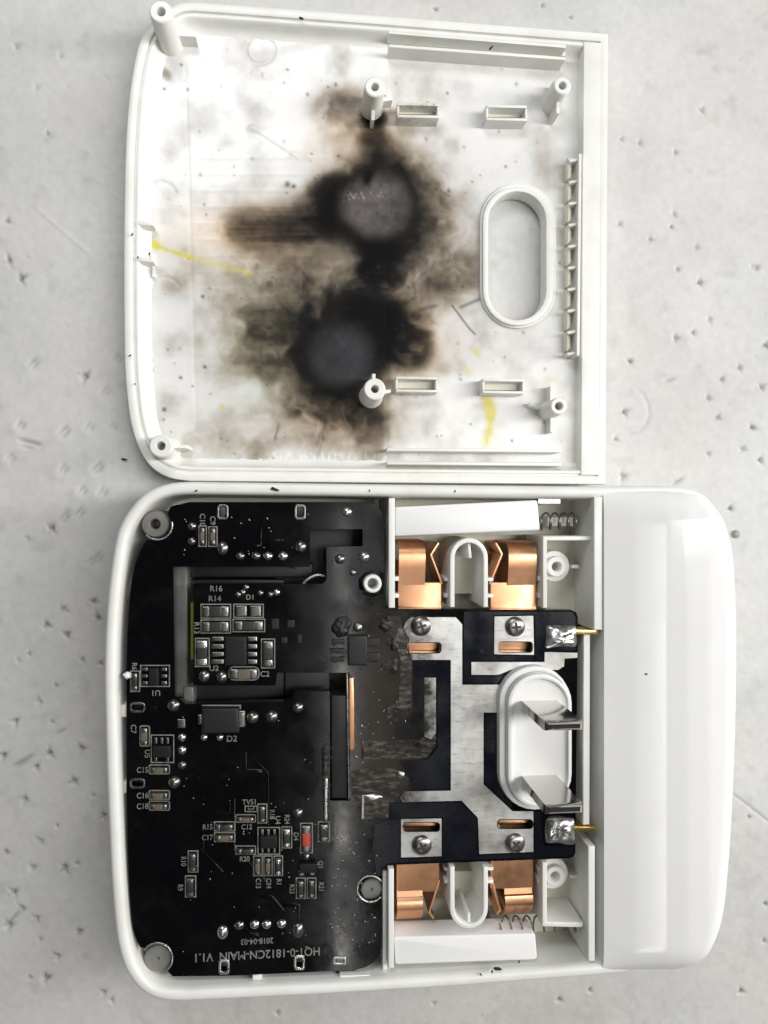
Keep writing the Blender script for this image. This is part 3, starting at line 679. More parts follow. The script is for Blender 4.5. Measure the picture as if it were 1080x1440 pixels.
def make_block():
    # rounded end block: rows across, each row spans from the tray wall to the curved outline
    o = inset(hw_, 7.0)
    rt = np.array([q for q in o if q[0] > P(862, 1000, HZ)[0]])
    y0, y1 = rt[:, 1].min(), rt[:, 1].max()
    xm = rt[:, 0].argmax()
    top = rt[(rt[:, 1] > rt[xm, 1])]; bot = rt[(rt[:, 1] <= rt[xm, 1])]
    allp = rt[np.argsort(rt[:, 1])]
    xl = P(848, 1000, HZ)[0]
    def xr(y):
        # farthest outline x at this y
        xs_ = []
        for i in range(len(o)):
            a, b = o[i], o[(i+1) % len(o)]
            if (a[1]-y)*(b[1]-y) <= 0 and abs(a[1]-b[1]) > 1e-6:
                xs_.append(a[0]+(b[0]-a[0])*(y-a[1])/(b[1]-a[1]))
        return max(xs_) if xs_ else xl+2
    u = np.linspace(0, 1, 90); ts = .5-.5*np.cos(math.pi*u)
    ss = np.concatenate([np.linspace(0, .3, 14)[:-1], np.linspace(.3, .56, 22)[:-1], np.linspace(.56, .86, 14)[:-1], .86+.14*np.sin(np.linspace(0, math.pi/2, 22))])
    fine = np.linspace(-.2, 1.2, 1401)
    prof = np.interp(fine, [-.2, 0, .2, .42, .55, .7, .84, 1.2], [142, 154, 167, 179.5, 185, 188, 187, 180])
    k = np.exp(-np.linspace(-2.5, 2.5, 81)**2); k /= k.sum(); prof = np.convolve(np.pad(prof, 40, mode='edge'), k, 'valid')
    R = []
    ymin, ymax = y0+.5, y1-.5
    for t in ts:
        y = ymin+(ymax-ymin)*t; xR = max(xr(y), xl+6); row = []
        de = min(y-ymin, ymax-y); Re = 46.0
        B = math.sqrt(max(0, 1-(1-min(de/Re, 1))**2))
        for s_ in ss:
            x = xl+(xR-xl)*s_; sx = (x-xl)/(P(1034, 1000, HZ)[0]-xl)
            z = np.interp(sx, fine, prof)
            dr = xR-x; Rr = 30.0; A = math.sqrt(max(0, 1-(1-min(dr/Rr, 1))**2))
            row.append((x, y, 146+(z-146)*A**.9*B**.9))
        R.append(row)
    ny, nx = len(R), len(R[0]); mb = MB(); mb.v = [q for r in R for q in r]
    for j in range(ny-1):
        for i in range(nx-1): mb.f.append((j*nx+i, j*nx+i+1, (j+1)*nx+i+1, (j+1)*nx+i))
    # skirt down into the shell
    border = [i for i in range(nx)]+[j*nx+nx-1 for j in range(1, ny)]+[(ny-1)*nx+i for i in range(nx-2, -1, -1)]+[j*nx for j in range(ny-2, 0, -1)]
    b0 = len(mb.v); mb.v += [(mb.v[i][0], mb.v[i][1], 60) for i in border]; n = len(border)
    for i in range(n): mb.f.append((border[i], b0+i, b0+(i+1) % n, border[(i+1) % n]))
    mb.f.append(tuple(b0+i for i in range(n)))
    mb.build('end_block', M['gloss'], housing, ang=60)
make_block()

def hwall(path, wd, z, mt='plastic', z0=13, bev=1.5, name='partition_wall'):
    return MB().strip(path, wd, z0, z, bev).build(name, M[mt], housing)
hwall([(841.5, 699), (841.5, 886)], 13, 151); hwall([(836, 699), (836, 886)], 5, 120, 'bounce_cream')
hwall([(825.5, 892), (824.5, 1160)], 10, 138); hwall([(832, 1190), (832, 1352)], 10, 150)
hwall([(551, 700), (551, 855)], 9, 143); hwall([(550, 1222), (550, 1362)], 8, 143); hwall([(541, 1224), (541, 1364)], 6, 128)
hwall([(766.5, 855), (766.5, 757), (832, 757)], 6.5, 138); hwall([(766, 1213), (766, 1300), (820, 1301)], 7, 138)
for (x0, y0, x1, y1, z) in [(768, 758, 836, 860, 66), (768, 1205, 826, 1299, 66), (690, 1285, 826, 1312, 58), (556, 700, 836, 752, 50), (556, 752, 765, 900, 34), (556, 1190, 764, 1286, 34)]:
    MB().plate([(x0, y0), (x1, y0), (x1, y1), (x0, y1)], 13.5, z).build('tray_shelf', M['bounce_cream'], housing)
for c, zt in [((783, 797), 116), ((781, 1233), 112)]:
    q = P(*c, zt)
    MB().lathe(q, [(25, 40), (23.5, zt-12), (22.5, zt-10.5), (15.5, zt-10), (15, zt-1), (14, zt), (8, zt), (7, zt-1.5), (6.4, zt-34)]).build('screw_boss', M['plastic'], housing)
    MB().strip([(c[0]+21, c[1]), (c[0]+31, c[1])], 5, 40, zt-8, 1).build('boss_gusset', M['plastic'], housing)
def well(flip):
    cx = 659.5; r = 23.5
    if not flip:
        path = [(cx-r, 854), (cx-r, 800)]+[(cx-r*math.cos(math.pi*k/14), 785-25*math.sin(math.pi*k/14)) for k in range(15)]+[(cx+r, 800), (cx+r, 854)]
        rib = [(cx, 764), (cx+2, 785)]; fl = [(cx-r, 775), (cx+r, 775), (cx+r, 835), (cx-r, 835)]
    else:
        path = [(cx-r, 1219), (cx-r, 1260)]+[(cx-r*math.cos(math.pi*k/14), 1277+26*math.sin(math.pi*k/14)) for k in range(15)]+[(cx+r, 1260), (cx+r, 1219)]
        rib = [(cx, 1300), (cx, 1284)]; fl = [(cx-r, 1225), (cx+r, 1225), (cx+r, 1288), (cx-r, 1288)]
    w_ = MB().strip(path, 7, 20, 140, 1.6).build('oval_well', M['plastic'], housing)
    MB().strip(rib, 4.5, 30, 134, 1).build('well_rib', M['plastic'], w_)
    MB().plate(fl, 35, 64, 1).build('well_floor', M['bounce_cream'], w_)
    for sx in (-1, 1):
        for dy in ((815, 838) if not flip else (1222, 1240)):
            MB().strip([(cx+sx*(r+3), dy), (cx+sx*(r+11), dy)], 5, 30, 124, 1).build('well_stub', M['plastic'], w_)
well(False); well(True)
for dy in (814, 838): hwall([(555, dy), (561, dy)], 6, 124, name='wall_stub'); hwall([(757, dy), (764, dy)], 6, 124, name='wall_stub')
for dy in (1222, 1240): hwall([(757, dy), (764, dy)], 6, 124, name='wall_stub')
# posts that rise through the notches of the board
post(housing, 218, 737, 133, 18.5, 7, 14, M['window'], taper=1.0)
post(housing, 222, 1348, 131, 19, 2, 14, M['window'], taper=1.0, deep=3)
post(housing, 524, 821, 140, 13, 7.5, 14, M['plastic'], taper=1.0)
post(housing, 522, 1251, 128, 15, 2, 14, M['window'], taper=1.0, deep=3)
for x0, x1 in ((355, 368), (478, 520)):
    MB().plate([(x0, 1372), (x1, 1371), (x1, 1378), (x0, 1379)], 14, 138, 1).build('snap_tab', M['plastic'], housing)
for y in (1000, 1107):
    MB().plate([(168, y-9), (178, y-9), (178, y+9), (168, y+9)], 14, 128, 2).build('snap_tab', M['bounce_cream'], housing)

# ------------------------------------------------------------------ circuit board
ZP = 136.0
board = thing('circuit_board', 'black scorched circuit board with tinned copper areas inside the open housing', 'circuit board', [500, -1040, 14])
outline = catmull([(206, 760), (196, 778), (186, 812), (181, 860), (178, 930), (178, 1010), (178, 1090), (179, 1170), (182, 1250), (187, 1305), (197, 1332)], 4)
outline = outline+[(204, 1333), (215, 1328), (230, 1328), (240, 1338), (242, 1352), (236, 1366), (243, 1373)]+[(330, 1372)]
outline += rounded([(536, 1361, 26)], 1)[:0]+[(500, 1364), (514, 1360), (526, 1353), (534, 1342), (536.5, 1328), (536.5, 1268)]
outline += [(528, 1268), (516, 1267), (507, 1260), (504, 1250), (508, 1239), (517, 1233), (528, 1233), (536.5, 1233), (538, 1222), (545, 1217), (560, 1216), (800, 1207), (806, 1205), (809, 1199), (812.5, 868), (810, 861), (804, 858), (556, 856), (546, 853), (541, 846), (540, 836)]
outline += [(536, 836), (524, 840), (511, 836), (504, 826), (504, 815), (511, 805), (524, 801), (536, 805), (540, 805), (540, 738), (538, 722), (529, 710), (515, 706), (267, 706), (240, 712), (236, 722), (241, 735), (239, 748), (230, 758), (218, 761)]
cut = [(244, 797), (436, 797), (436, 744), (510, 744), (510, 768), (459, 769), (459, 815), (454, 821), (272, 822), (272, 964), (387, 964), (390, 946), (492, 946), (492, 1126), (464, 1126), (464, 972), (414, 973), (410, 986), (262, 990), (246, 978)]
def slot(x0, y0, x1, y1): return rounded([(x0, y0, 6), (x1, y0, 6), (x1, y1, 6), (x0, y1, 6)], 5)
slots = [slot(567, 904, 620, 918), slot(700, 903, 751, 917), slot(565, 1157, 620, 1169), slot(700, 1153, 750, 1165)]
plug_hole = capsule(708, 797, 945, 1132)
def hole_pts(): return [rounded([(x-4, y-7, 3), (x+4, y-7, 3), (x+4, y+7, 3), (x-4, y+7, 3)], 3) for x, y in ((313, 720), (422, 720), (315, 1360), (421, 1354))]+[rounded([(x-8, y-4, 3), (x+8, y-4, 3), (x+8, y+4, 3), (x-8, y+4, 3)], 3) for x, y in ((193, 995), (193, 1102))]
MB().holed(outline, [cut]+slots+[plug_hole]+hole_pts(), ZP-14, ZP).build('board_panel', M['mask'], board, fix=False, ang=30)

def pad(pts, mt='tin', h=.7, holes=None, name='copper_area', z=ZP):
    if holes: return MB().holed(pts, holes, z-.5, z+h).build(name, M[mt], board, fix=False)
    return MB().plate(pts, z-.5, z+h).build(name, M[mt], board)
A = [(578, 868), (641, 868), (650, 878), (650, 963), (706, 963), (706, 1002), (680, 1002), (680, 1103), (721, 1141), (750, 1141), (750, 1198), (674, 1201), (672, 1150), (649, 1126), (566, 1128), (562, 1120), (566, 1113), (634, 1112), (634, 928), (580, 928), (572, 915), (576, 898), (567, 884), (571, 874)]
sl = lambda x0, y0, x1, y1: slot(x0-1, y0-1, x1+1, y1+1)
pad(A, 'tin', holes=[sl(567+9, 904, 620, 918), sl(700, 1153, 749, 1165)])
pad([(560, 880), (566, 884), (575, 898), (571, 915), (579, 929), (578, 1000), (568, 1011), (545, 1011), (545, 992), (560, 988), (564, 930), (556, 900)], 'burnt', .5, name='burnt_track')
pad([(597, 953), (613, 953), (613, 1030), (606, 1040), (597, 1036)], 'tin', .7)
pad([(597, 1035), (606, 1040), (613, 1029), (613, 1050), (600, 1066), (512, 1068), (512, 1042), (590, 1041)], 'burnt', .6, name='burnt_track')
pad([(494, 1085), (520, 1079), (552, 1081), (571, 1088), (576, 1098), (570, 1112), (565, 1120), (520, 1114), (495, 1115)], 'burnt', .8, name='burnt_track')
pad([(495, 1116), (562, 1115), (562, 1127), (540, 1130), (516, 1124), (500, 1126)], 'burnt', .9, name='burnt_track')
pad([(512, 1125), (548, 1124), (546, 1150), (512, 1152)], 'burnt', .5, name='burnt_pad')
pad([(564, 1152), (621, 1151), (621, 1204), (564, 1206)], 'tin', holes=[slot(566, 1156, 619, 1170)])
pad([(695.5, 867), (750, 866), (751, 921), (695, 920)], 'tin', holes=[slot(700.5, 902, 749.5, 918)])
pad([(663, 931), (766, 931), (766, 917), (812, 918), (812, 925), (794, 926), (793, 937), (785, 942), (718, 942), (701, 949), (663, 949)], 'tin')
pad([(545, 866), (562, 866), (566, 884), (560, 884), (556, 900), (546, 890)], 'char', .8, name='charred_patch')
# bluish reflection on the contact half, put into the colour of thin films
def film(pts, name='sheen_film'): pad(pts, 'navy', .35, name=name)
film([(652.5, 860.5), (805, 860.5), (809.5, 868), (809, 915), (768, 915), (764, 929), (753, 929), (753, 864.5), (693.5, 865), (693.5, 922), (750, 923), (750, 929), (661, 929), (661, 951), (700, 951), (712, 946), (706, 961), (652.5, 961)])
film([(682, 1004), (702, 1004), (702, 1092), (708, 1110), (720, 1128), (720, 1137), (682, 1102)])
film([(550, 1130), (648, 1128), (670, 1151), (671, 1203), (748, 1200.5), (752, 1196), (752, 1141), (760, 1141), (764, 1190), (807, 1190), (806, 1200), (800, 1204), (560, 1213), (545, 1214), (537, 1220), (535, 1231), (530, 1230), (524, 1190), (528, 1160), (546, 1152.5), (562, 1151), (562, 1208), (623, 1206), (623, 1149), (550, 1150)])
film([(581, 930), (632, 930), (632, 1110), (580, 1110), (580, 1094), (572, 1085), (560, 1070), (602, 1068), (615.5, 1051), (615.5, 951), (594.5, 951), (594.5, 1033), (587, 1039), (556, 1040), (556, 1013.5), (569, 1013.5), (581, 1001)])

# screws with washers' heads and dark strips standing for the shade in the cross slots
for (x, y, a) in [(593, 881, .3), (726, 882, .1), (594, 1191, .5), (726, 1188, .8)]:
    c = P(x, y, ZP+8); c0 = root_origin(board)
    sc = MB().lathe(c, [(14.5, ZP), (14.5, ZP+3), (13, ZP+6), (9.5, ZP+8), (6, ZP+8.6), (.3, ZP+8.8)], 26).build('screw', M['screw'], board)
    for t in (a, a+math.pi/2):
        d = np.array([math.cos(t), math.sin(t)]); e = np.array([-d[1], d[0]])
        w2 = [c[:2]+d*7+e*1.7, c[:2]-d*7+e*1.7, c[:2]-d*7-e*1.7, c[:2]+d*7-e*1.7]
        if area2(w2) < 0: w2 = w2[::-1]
        MB().wplate(w2, ZP+7, ZP+8.95+(.1 if t > a else 0)).build('recess_shade', M['recess'], sc)

# shared little meshes
def bump_mesh():
    mb = MB().lathe((0, 0), [(1, 0), (.98, .12), (.85, .42), (.58, .72), (.3, .84), (.12, .88)], 14); return mb.mesh('solder_joint')
ME_bump = bump_mesh(); ME_bump2 = ME_bump.copy(); ME_bump.materials.append(M['solder']); ME_bump2.materials.append(M['dull_solder'])
def boxmesh(name, mt, b=.12):
    mb = MB(); mb.wplate([np.array(q) for q in ((-.5, -.5), (.5, -.5), (.5, .5), (-.5, .5))], 0, 1, b); me = mb.mesh(name); me.materials.append(M[mt]); return me
ME = {k: boxmesh(k, k, .3 if 'solder' in k else .12) for k in ('resistor', 'capacitor', 'chip', 'solder', 'dull_solder', 'red', 'dark2')}
def box(name, me, x0, y0, x1, y1, z0, h, parent, rel=None):
    a = P(x0, y0, ZP); b = P(x1, y1, ZP); c = (a+b)/2
    pos = np.array([c[0], c[1], z0])
    ob = inst(name, ME[me], None, parent, pos, 0, (abs(b[0]-a[0]), abs(b[1]-a[1]), h), rel)
    return ob, pos
def joint(x, y, r, ry=None, bright=False, h=None, name='solder_joint'):
    p = P(x, y, ZP); p[2] = ZP-.2
    inst(name, ME_bump if bright else ME_bump2, None, board, p, random.uniform(0, 6) if ry is None else 0, (r, ry or r, h or r*.8))
def frame(x0, y0, x1, y1, wd=1.5, r=0):
    o = [(x0, y0, r), (x1, y0, r), (x1, y1, r), (x0, y1, r)]; i = [(x0+wd, y0+wd, max(r-wd, 0)), (x1-wd, y0+wd, max(r-wd, 0)), (x1-wd, y1-wd, max(r-wd, 0)), (x0+wd, y1-wd, max(r-wd, 0))]
    if r: o = rounded(o, 4); i = rounded(i, 4)
    else: o = [q[:2] for q in o]; i = [q[:2] for q in i]
    MB().band(o, i, ZP-.4, ZP+.45).build('silkscreen_outline', M['silk'], board)
def text(s, x, y, size, rot=0, sx=1.0, mt='silk'):
    cu = bpy.data.curves.new('t', 'FONT'); cu.body = s; cu.size = size; cu.align_x = 'CENTER'; cu.align_y = 'CENTER'; cu.resolution_u = 3; cu.offset = .012*size
    ob = bpy.data.objects.new('t', cu); scene.collection.objects.link(ob)
    dg = bpy.context.evaluated_depsgraph_get(); me = bpy.data.meshes.new_from_object(ob.evaluated_get(dg))
    bpy.data.objects.remove(ob); bpy.data.curves.remove(cu)
    p = P(x, y, ZP); o = root_origin(board)
    c, s_ = math.cos(math.radians(rot)), math.sin(math.radians(rot))
    for v in me.vertices:
        a, b = v.co.x*sx, v.co.y
        v.co = Vector((p[0]-o[0]+a*c-b*s_, p[1]-o[1]+a*s_+b*c, ZP+.5-o[2]))*S
    me.name = 'printed_text'
    t = bpy.data.objects.new('printed_text', me); scene.collection.objects.link(t); me.materials.append(M[mt]); t.parent = board
    t['label'] = 'printed text ' + s
    return t
def smd(x0, y0, x1, y1, kind='resistor', vert=None, outline=True, r=0, cap='dull_solder', h=7):
    """two-terminal part inside its printed outline"""
    if vert is None: vert = (y1-y0) > (x1-x0)
    if outline: frame(x0, y0, x1, y1, 1.5, r)
    m = 3.0
    if vert:
        ax0, ax1 = x0+m, x1-m; L = y1-y0
        b, pos = box('chip_'+('resistor' if kind == 'resistor' else 'capacitor' if kind == 'capacitor' else 'diode'), kind, ax0+.4, y0+L*.30, ax1-.4, y1-L*.30, ZP, h, board)
        ends = [(ax0, y0+m, ax1, y0+L*.36), (ax0, y1-L*.36, ax1, y1-m)]
    else:
        ay0, ay1 = y0+m, y1-m; L = x1-x0
        b, pos = box('chip_'+('resistor' if kind == 'resistor' else 'capacitor' if kind == 'capacitor' else 'diode'), kind, x0+L*.30, ay0+.4, x1-L*.30, ay1-.4, ZP, h, board)
        ends = [(x0+m, ay0, x0+L*.36, ay1), (x1-L*.36, ay0, x1-m, ay1)]
    for e in ends:
        a = P(e[0], e[1], ZP); q = P(e[2], e[3], ZP); c = (a+q)/2
        pr = b.scale
        inst('end_cap', ME[cap], None, board, (c[0], c[1], ZP), random.uniform(-.04, .04), (abs(q[0]-a[0]), abs(q[1]-a[1]), h*random.uniform(.75, 1.0)))
def ic(body, leads, h=9, mt='chip', lead='dull_solder'):
    b, pos = box('integrated_circuit', mt, *body, ZP, h, board)
    for l in leads: box('lead', lead, *l, ZP, h*.38, board)

# tracks under the mask and tented vias
rt = random.Random(21)
for k in range(16):
    x = rt.uniform(255, 440); y = rt.choice([rt.uniform(1045, 1290), rt.uniform(1045, 1290), rt.uniform(720, 786)]); path = [(x, y)]
    for q in range(rt.choice([2, 3])):
        l = rt.uniform(12, 46); dx, dy = rt.choice([(1, 0), (0, 1), (1, 0), (.7, .7), (0, -1)])
        x = min(max(x+l*dx, 200), 440); y = min(max(y+l*dy, 715), 1318)
        if y < 800: x = max(x, 250)
        if 790 < y < 1000: break
        if math.hypot(x-path[-1][0], y-path[-1][1]) > 4: path.append((x, y))
    if len(path) < 2: continue
    MB().strip(path, rt.choice([2.2, 2.2, 4.5]), ZP-.3, ZP+.2+.005*k, .1).build('copper_track', M['mask'], board)
for k in range(70):
    x = rt.uniform(252, 450); y = rt.choice([rt.uniform(1050, 1290), rt.uniform(715, 790), rt.uniform(1000, 1350)])
    joint(x, y, rt.uniform(.7, 1.5), h=.5, name='via')
# --- upper corner
smd(279, 739, 291, 769, 'capacitor'); smd(293, 740, 306, 769, 'capacitor'); text('C10', 284.5, 731, 10.5, -90); text('C9', 299, 732, 10.5, -90)
for x, y, r, ry in [(270, 740, 6, 6), (270, 761, 6, 6), (313, 771, 8, 10), (338, 782, 6.5, 6), (360, 782, 7, 6), (377, 782, 7, 6), (398, 782, 7, 6.5), (423, 769, 8, 9), (478, 786, 7.5, 7.5), (512, 783, 8, 8), (496, 805, 5, 5), (287, 951, 8, 9), (312, 952, 8, 9)]:
    joint(x, y, r, ry, bright=(x in (377, 398, 512)))
joint(488, 720, 7.5, 7.5, True)
for k, (x, y) in enumerate(((313, 720), (422, 720), (315, 1360), (421, 1354))):
    b = 4 if k > 1 else 3
    MB().band(rounded([(x-8, y-10.5, 5), (x+8, y-10.5, 5), (x+8, y+10.5, 5), (x-8, y+10.5, 5)], 4), rounded([(x-8+b, y-10.5+b, 3), (x+8-b, y-10.5+b, 3), (x+8-b, y+10.5-b, 3), (x-8+b, y+10.5-b, 3)], 4), ZP-.4, ZP+1, .4).build('plated_hole', M['solder' if k > 1 else 'dull_solder'], board)
for x, y in ((193, 995), (193, 1102)):
    MB().band(rounded([(x-11, y-7.5, 6), (x+11, y-7.5, 6), (x+11, y+7.5, 6), (x-11, y+7.5, 6)], 4), rounded([(x-8, y-4, 3), (x+8, y-4, 3), (x+8, y+4, 3), (x-8, y+4, 3)], 4), ZP-.4, ZP+1, .4).build('plated_hole', M['dull_solder'], board)
for cx, cy, r in ((221, 738, 21), (221, 1348, 21.5), (521, 1250.5, 18.5)):
    a0, a1 = {221: (-.2, 2.4) if cy < 800 else (-2.6, 1.0), 521: (-5.6, -.6)}[cx]
    MB().strip([(cx+r*math.cos(a0+(a1-a0)*k/24), cy+r*math.sin(a0+(a1-a0)*k/24)) for k in range(25)], 2.2, ZP-.3, ZP+1.6, .5).build('plated_ring', M['solder'], board)
# --- island with the controller
text('R16', 304, 828, 11); text('R14', 302, 842, 11); text('D1', 352, 840, 10); text('R13', 276.5, 883, 10.5, -90)
smd(282, 849, 325, 870, 'resistor'); smd(282, 871, 325, 891, 'resistor')
frame(328, 849, 371, 869); box('bare_pad', 'dull_solder', 332, 852, 347, 866, ZP, 2, board); box('bare_pad', 'dull_solder', 352, 852, 367, 866, ZP, 2, board)
smd(327, 870, 373, 889, 'resistor', cap='dull_solder'); smd(274, 897, 295, 938, 'resistor', cap='solder'); smd(367, 898, 387, 940, 'resistor')
ic((317, 894, 347, 934), [(298, y-3.2, 316, y+3.2) for y in (898, 908.5, 919.5, 930)]+[(348, y-3.2, 362, y+3.2) for y in (898, 908.5, 919.5, 930)], 11)
for y in (898, 908.5, 919.5, 930): joint(301, y, 3.6, bright=True); joint(358, y, 3.6)
text('U2', 301, 940, 11); text('C2', 372.5, 948, 11); smd(321, 937, 365, 957, 'capacitor', r=9)
for x, y in ((335, 836), (341, 833), (366, 834), (380, 836), (346, 826)): joint(x, y, 4.5)
for q in ((382, 870, 392, 884), (404, 872, 414, 882), (396, 896, 404, 904), (418, 892, 424, 904)): box('bare_pad', 'dark2', *q, ZP, 3, board)
joint(389, 833, 5, bright=True)
# --- along the curved edge
frame(197, 935, 239, 966); ic((210, 939, 224, 963), [(x, y-2.2, x+8, y+2.2) for x in (200, 227) for y in (941, 950.5, 960)], 7)
text('U1', 219, 974, 11, 180); smd(183, 943, 197, 973, 'resistor'); text('R6', 189, 937, 9.5, -90)
smd(196, 1020, 211, 1050, 'capacitor', r=4); text('C7', 187.5, 1025, 10.5, -90)
frame(212, 1033, 245, 1073); ic((216, 1048, 241, 1063), [(x-2, 1037, x+2, 1046) for x in (219.5, 228, 236)]+[(x-2, 1064, x+2, 1071) for x in (219.5, 236)], 7); text('U5', 207, 1060, 10, -90)
for y, s in ((1082, 'C15'), (1118, 'C16'), (1133, 'C18')):
    smd(209, y-7, 239, y+7, 'capacitor', r=3); text(s, 200.5, y+1, 11, sx=.85)
for x, y, r in [(244, 992, 9), (256, 1037, 6), (256, 1055, 6), (256, 1076, 6), (245, 1100, 9), (355, 1009, 9), (382, 1007.5, 9), (419, 995, 8), (419, 1143, 7.5), (287, 1037, 5), (309, 1037, 5)]:
    joint(x, y, r, bright=(y in (1055, 1037)))
box('bare_pad', 'dull_solder', 250, 1011, 261, 1023, ZP, 3, board)
ic((285, 994, 337, 1027), [(334, 999, 345, 1022), (279, 1004, 285.5, 1018)], 13, 'dark2'); text('D2', 326, 1039, 12)
MB().strip([(284, 992), (338, 992), (338, 997)], 1.6, ZP-.3, ZP+.45).build('silkscreen_outline', M['silk'], board)
# --- lower cluster
text('TVS1', 351, 1128, 10.5, sx=.9); frame(344, 1133, 362, 1142, 1.3); text('1mF', 353, 1137.5, 6)
smd(362, 1130, 376, 1158, 'resistor'); text('R18', 382.5, 1145, 10, -90, .85)
smd(331, 1145, 360, 1157, 'capacitor', r=3); text('C12', 347, 1163, 10.5, sx=.85)
smd(301, 1155, 331, 1169, 'resistor'); text('R15', 292, 1163, 10.5, sx=.85); smd(301, 1170, 331, 1184, 'capacitor'); text('C17', 291.5, 1178, 10.5, sx=.85)
frame(362, 1163, 394, 1202); ic((366, 1174, 390, 1190), [(x-2, 1166, x+2, 1174) for x in (369, 377.5, 386)]+[(x-2, 1190, x+2, 1199) for x in (369, 377.5, 386)], 7); text('U4', 390.5, 1153, 10, -90)
smd(396, 1162, 411, 1193, 'resistor', cap='solder'); text('R24', 403.5, 1152, 10, -90, .85)
smd(422, 1157, 440, 1200, 'red'); text('D4', 416, 1176, 9.5, -90); joint(431, 1205, 4.5, 5.5)
smd(331, 1189, 360, 1202, 'resistor'); text('R20', 344, 1208, 10.5, sx=.85)
smd(356, 1203, 369.5, 1232, 'capacitor'); smd(370.5, 1203, 383.5, 1232, 'capacitor'); smd(385, 1203, 398, 1232, 'resistor', cap='solder')
text('C13', 363, 1242, 10, -90, .85); text('C14', 377.5, 1242, 10, -90, .85); text('R1', 392, 1240, 10, -90, .85)
smd(264, 1196, 279, 1227, 'resistor'); text('R10', 258, 1211, 10, -90, .85); smd(260, 1231, 276, 1262, 'resistor'); text('R9', 253.5, 1248, 10, -90, .85)
ic((421, 1212, 444, 1224), [(420, 1224, 428, 1231), (435, 1223, 443, 1230)], 8); text('Q1', 450.5, 1216, 10, -90, .85)
smd(416, 1234, 430, 1264, 'resistor'); smd(431.5, 1234, 445, 1264, 'resistor'); text('R23', 410.5, 1250, 10, -90, .85); text('R21', 451.5, 1247, 10, -90, .85)
for x, y, r, ry, b in [(336.5, 1301, 7, 6.5, 0), (358, 1300, 7, 6.5, 1), (375, 1300, 7, 6.5, 1), (396, 1299, 7, 6.5, 1), (313, 1311, 8, 10, 1), (419, 1308, 8.5, 11, 0)]: joint(x, y, r, ry, bool(b))
text('2018-04-03', 361.5, 1323, 11.5, 180, .85); text('HQ1-0-1812CN-MAIN  V1.1', 362, 1341.5, 16.5, 180, .90)
MB().band(rounded([(468, 1345.5, 3), (488, 1345.5, 3), (488, 1357, 3), (468, 1357, 3)], 3), rounded([(472, 1349, 1), (484, 1349, 1), (484, 1354, 1), (472, 1354, 1)], 3), ZP-.4, ZP+1.2, .4).build('plated_hole', M['solder'], board)
# --- charred middle
ic((489, 893, 516, 934), [(467, 899, 484, 905), (465, 912, 484, 918), (465, 924, 484, 930), (516, 897, 533, 908), (516, 918, 533, 929)], 9, 'dark2', 'dark2')
for me_ in (): pass
def lump(pts, z0, z1, amp, mt, name, seed=1, parent=board, wobble=.12):
    """irregular melted lump over a pixel polygon"""
    w0 = np.array(wpoly(pts, ZP)); c = w0.mean(0); mb = MB(); R = []
    per = np.r_[0, np.cumsum(np.linalg.norm(np.roll(w0, -1, 0)-w0, axis=1))]; tt = np.linspace(0, per[-1], 45)[:-1]
    cl = np.vstack([w0, w0[:1]]); w2 = np.stack([np.interp(tt, per, cl[:, 0]), np.interp(tt, per, cl[:, 1])], -1)
    th_ = np.arange(44)*2*math.pi/44; wob = 1+wobble*(vnoise(9+seed*5.3+1.7*np.cos(th_), 9+seed*2.9+1.7*np.sin(th_))-.5)
    for f in (1.0, .985, .94, .86, .76, .64, .5, .36, .22, .1, .03):
        q = c+(w2-c)*f*wob[:, None]; dome = math.sqrt(max(0, 1-f**2.6*.999))
        nz_ = (fbm((q[:, 0]+seed*37)/7.0, q[:, 1]/7.0, 3)-.5)*2*amp*2.2*dome
        R.append([(x, y, z0+(z1-z0)*dome*.8+n_) for (x, y), n_ in zip(q, nz_)])
    mb.rings(R); return mb.build(name, M[mt], parent, ang=80)
rs0 = random.Random(77)
lump(circle(480, 882, 15, 18), ZP-.3, ZP+6, 1.4, 'char', 'burnt_lump', 2, board, .5); lump(circle(503, 882, 7, 12), ZP-.3, ZP+5, .5, 'dull_solder', 'burnt_lump', 4)
for k, (x, y, rx) in enumerate([(472, 902, 5), (474, 915, 4), (471, 927, 5), (524, 902, 5), (526, 924, 6)]):
    lump(circle(x, y, rx*1.2, 14), ZP-.3, ZP+rs0.uniform(.6, 1.2), .3, 'char', 'soot_crust', 60+k, board, .5)
lump(circle(545, 880, 10, 14), ZP-.3, ZP+4, 1.0, 'char', 'burnt_lump', 5, board, .8); lump(circle(563, 1090, 7, 12), ZP-.3, ZP+3, .6, 'dull_solder', 'burnt_lump', 6)
lump(rounded([(505, 1118, 5), (528, 1114, 6), (541, 1122, 5), (520, 1128, 5)], 3), ZP-.2, ZP+4, .7, 'solder', 'burnt_lump', 8)
lump(circle(553, 905, 9, 12), ZP-.2, ZP+2, .7, 'char', 'burnt_lump', 9, board, .9); lump(circle(548, 935, 11, 12), ZP-.2, ZP+1.6, .7, 'char', 'burnt_lump', 12, board, .9)
rs = random.Random(3)
for k in range(90):
    x = rs.uniform(470, 575); y = rs.uniform(862, 1125)
    if 464 < x < 496 and y > 940: continue
    joint(x, y, rs.uniform(.6, 1.5), bright=rs.random() < .12, h=rs.uniform(.4, 1.0), name='solder_splash')
for k in range(60):
    joint(rs.uniform(465, 532), rs.uniform(1165, 1340), rs.uniform(.7, 1.8), rs.uniform(1, 2.6), h=rs.uniform(.5, 1.3), name='flux_drop')
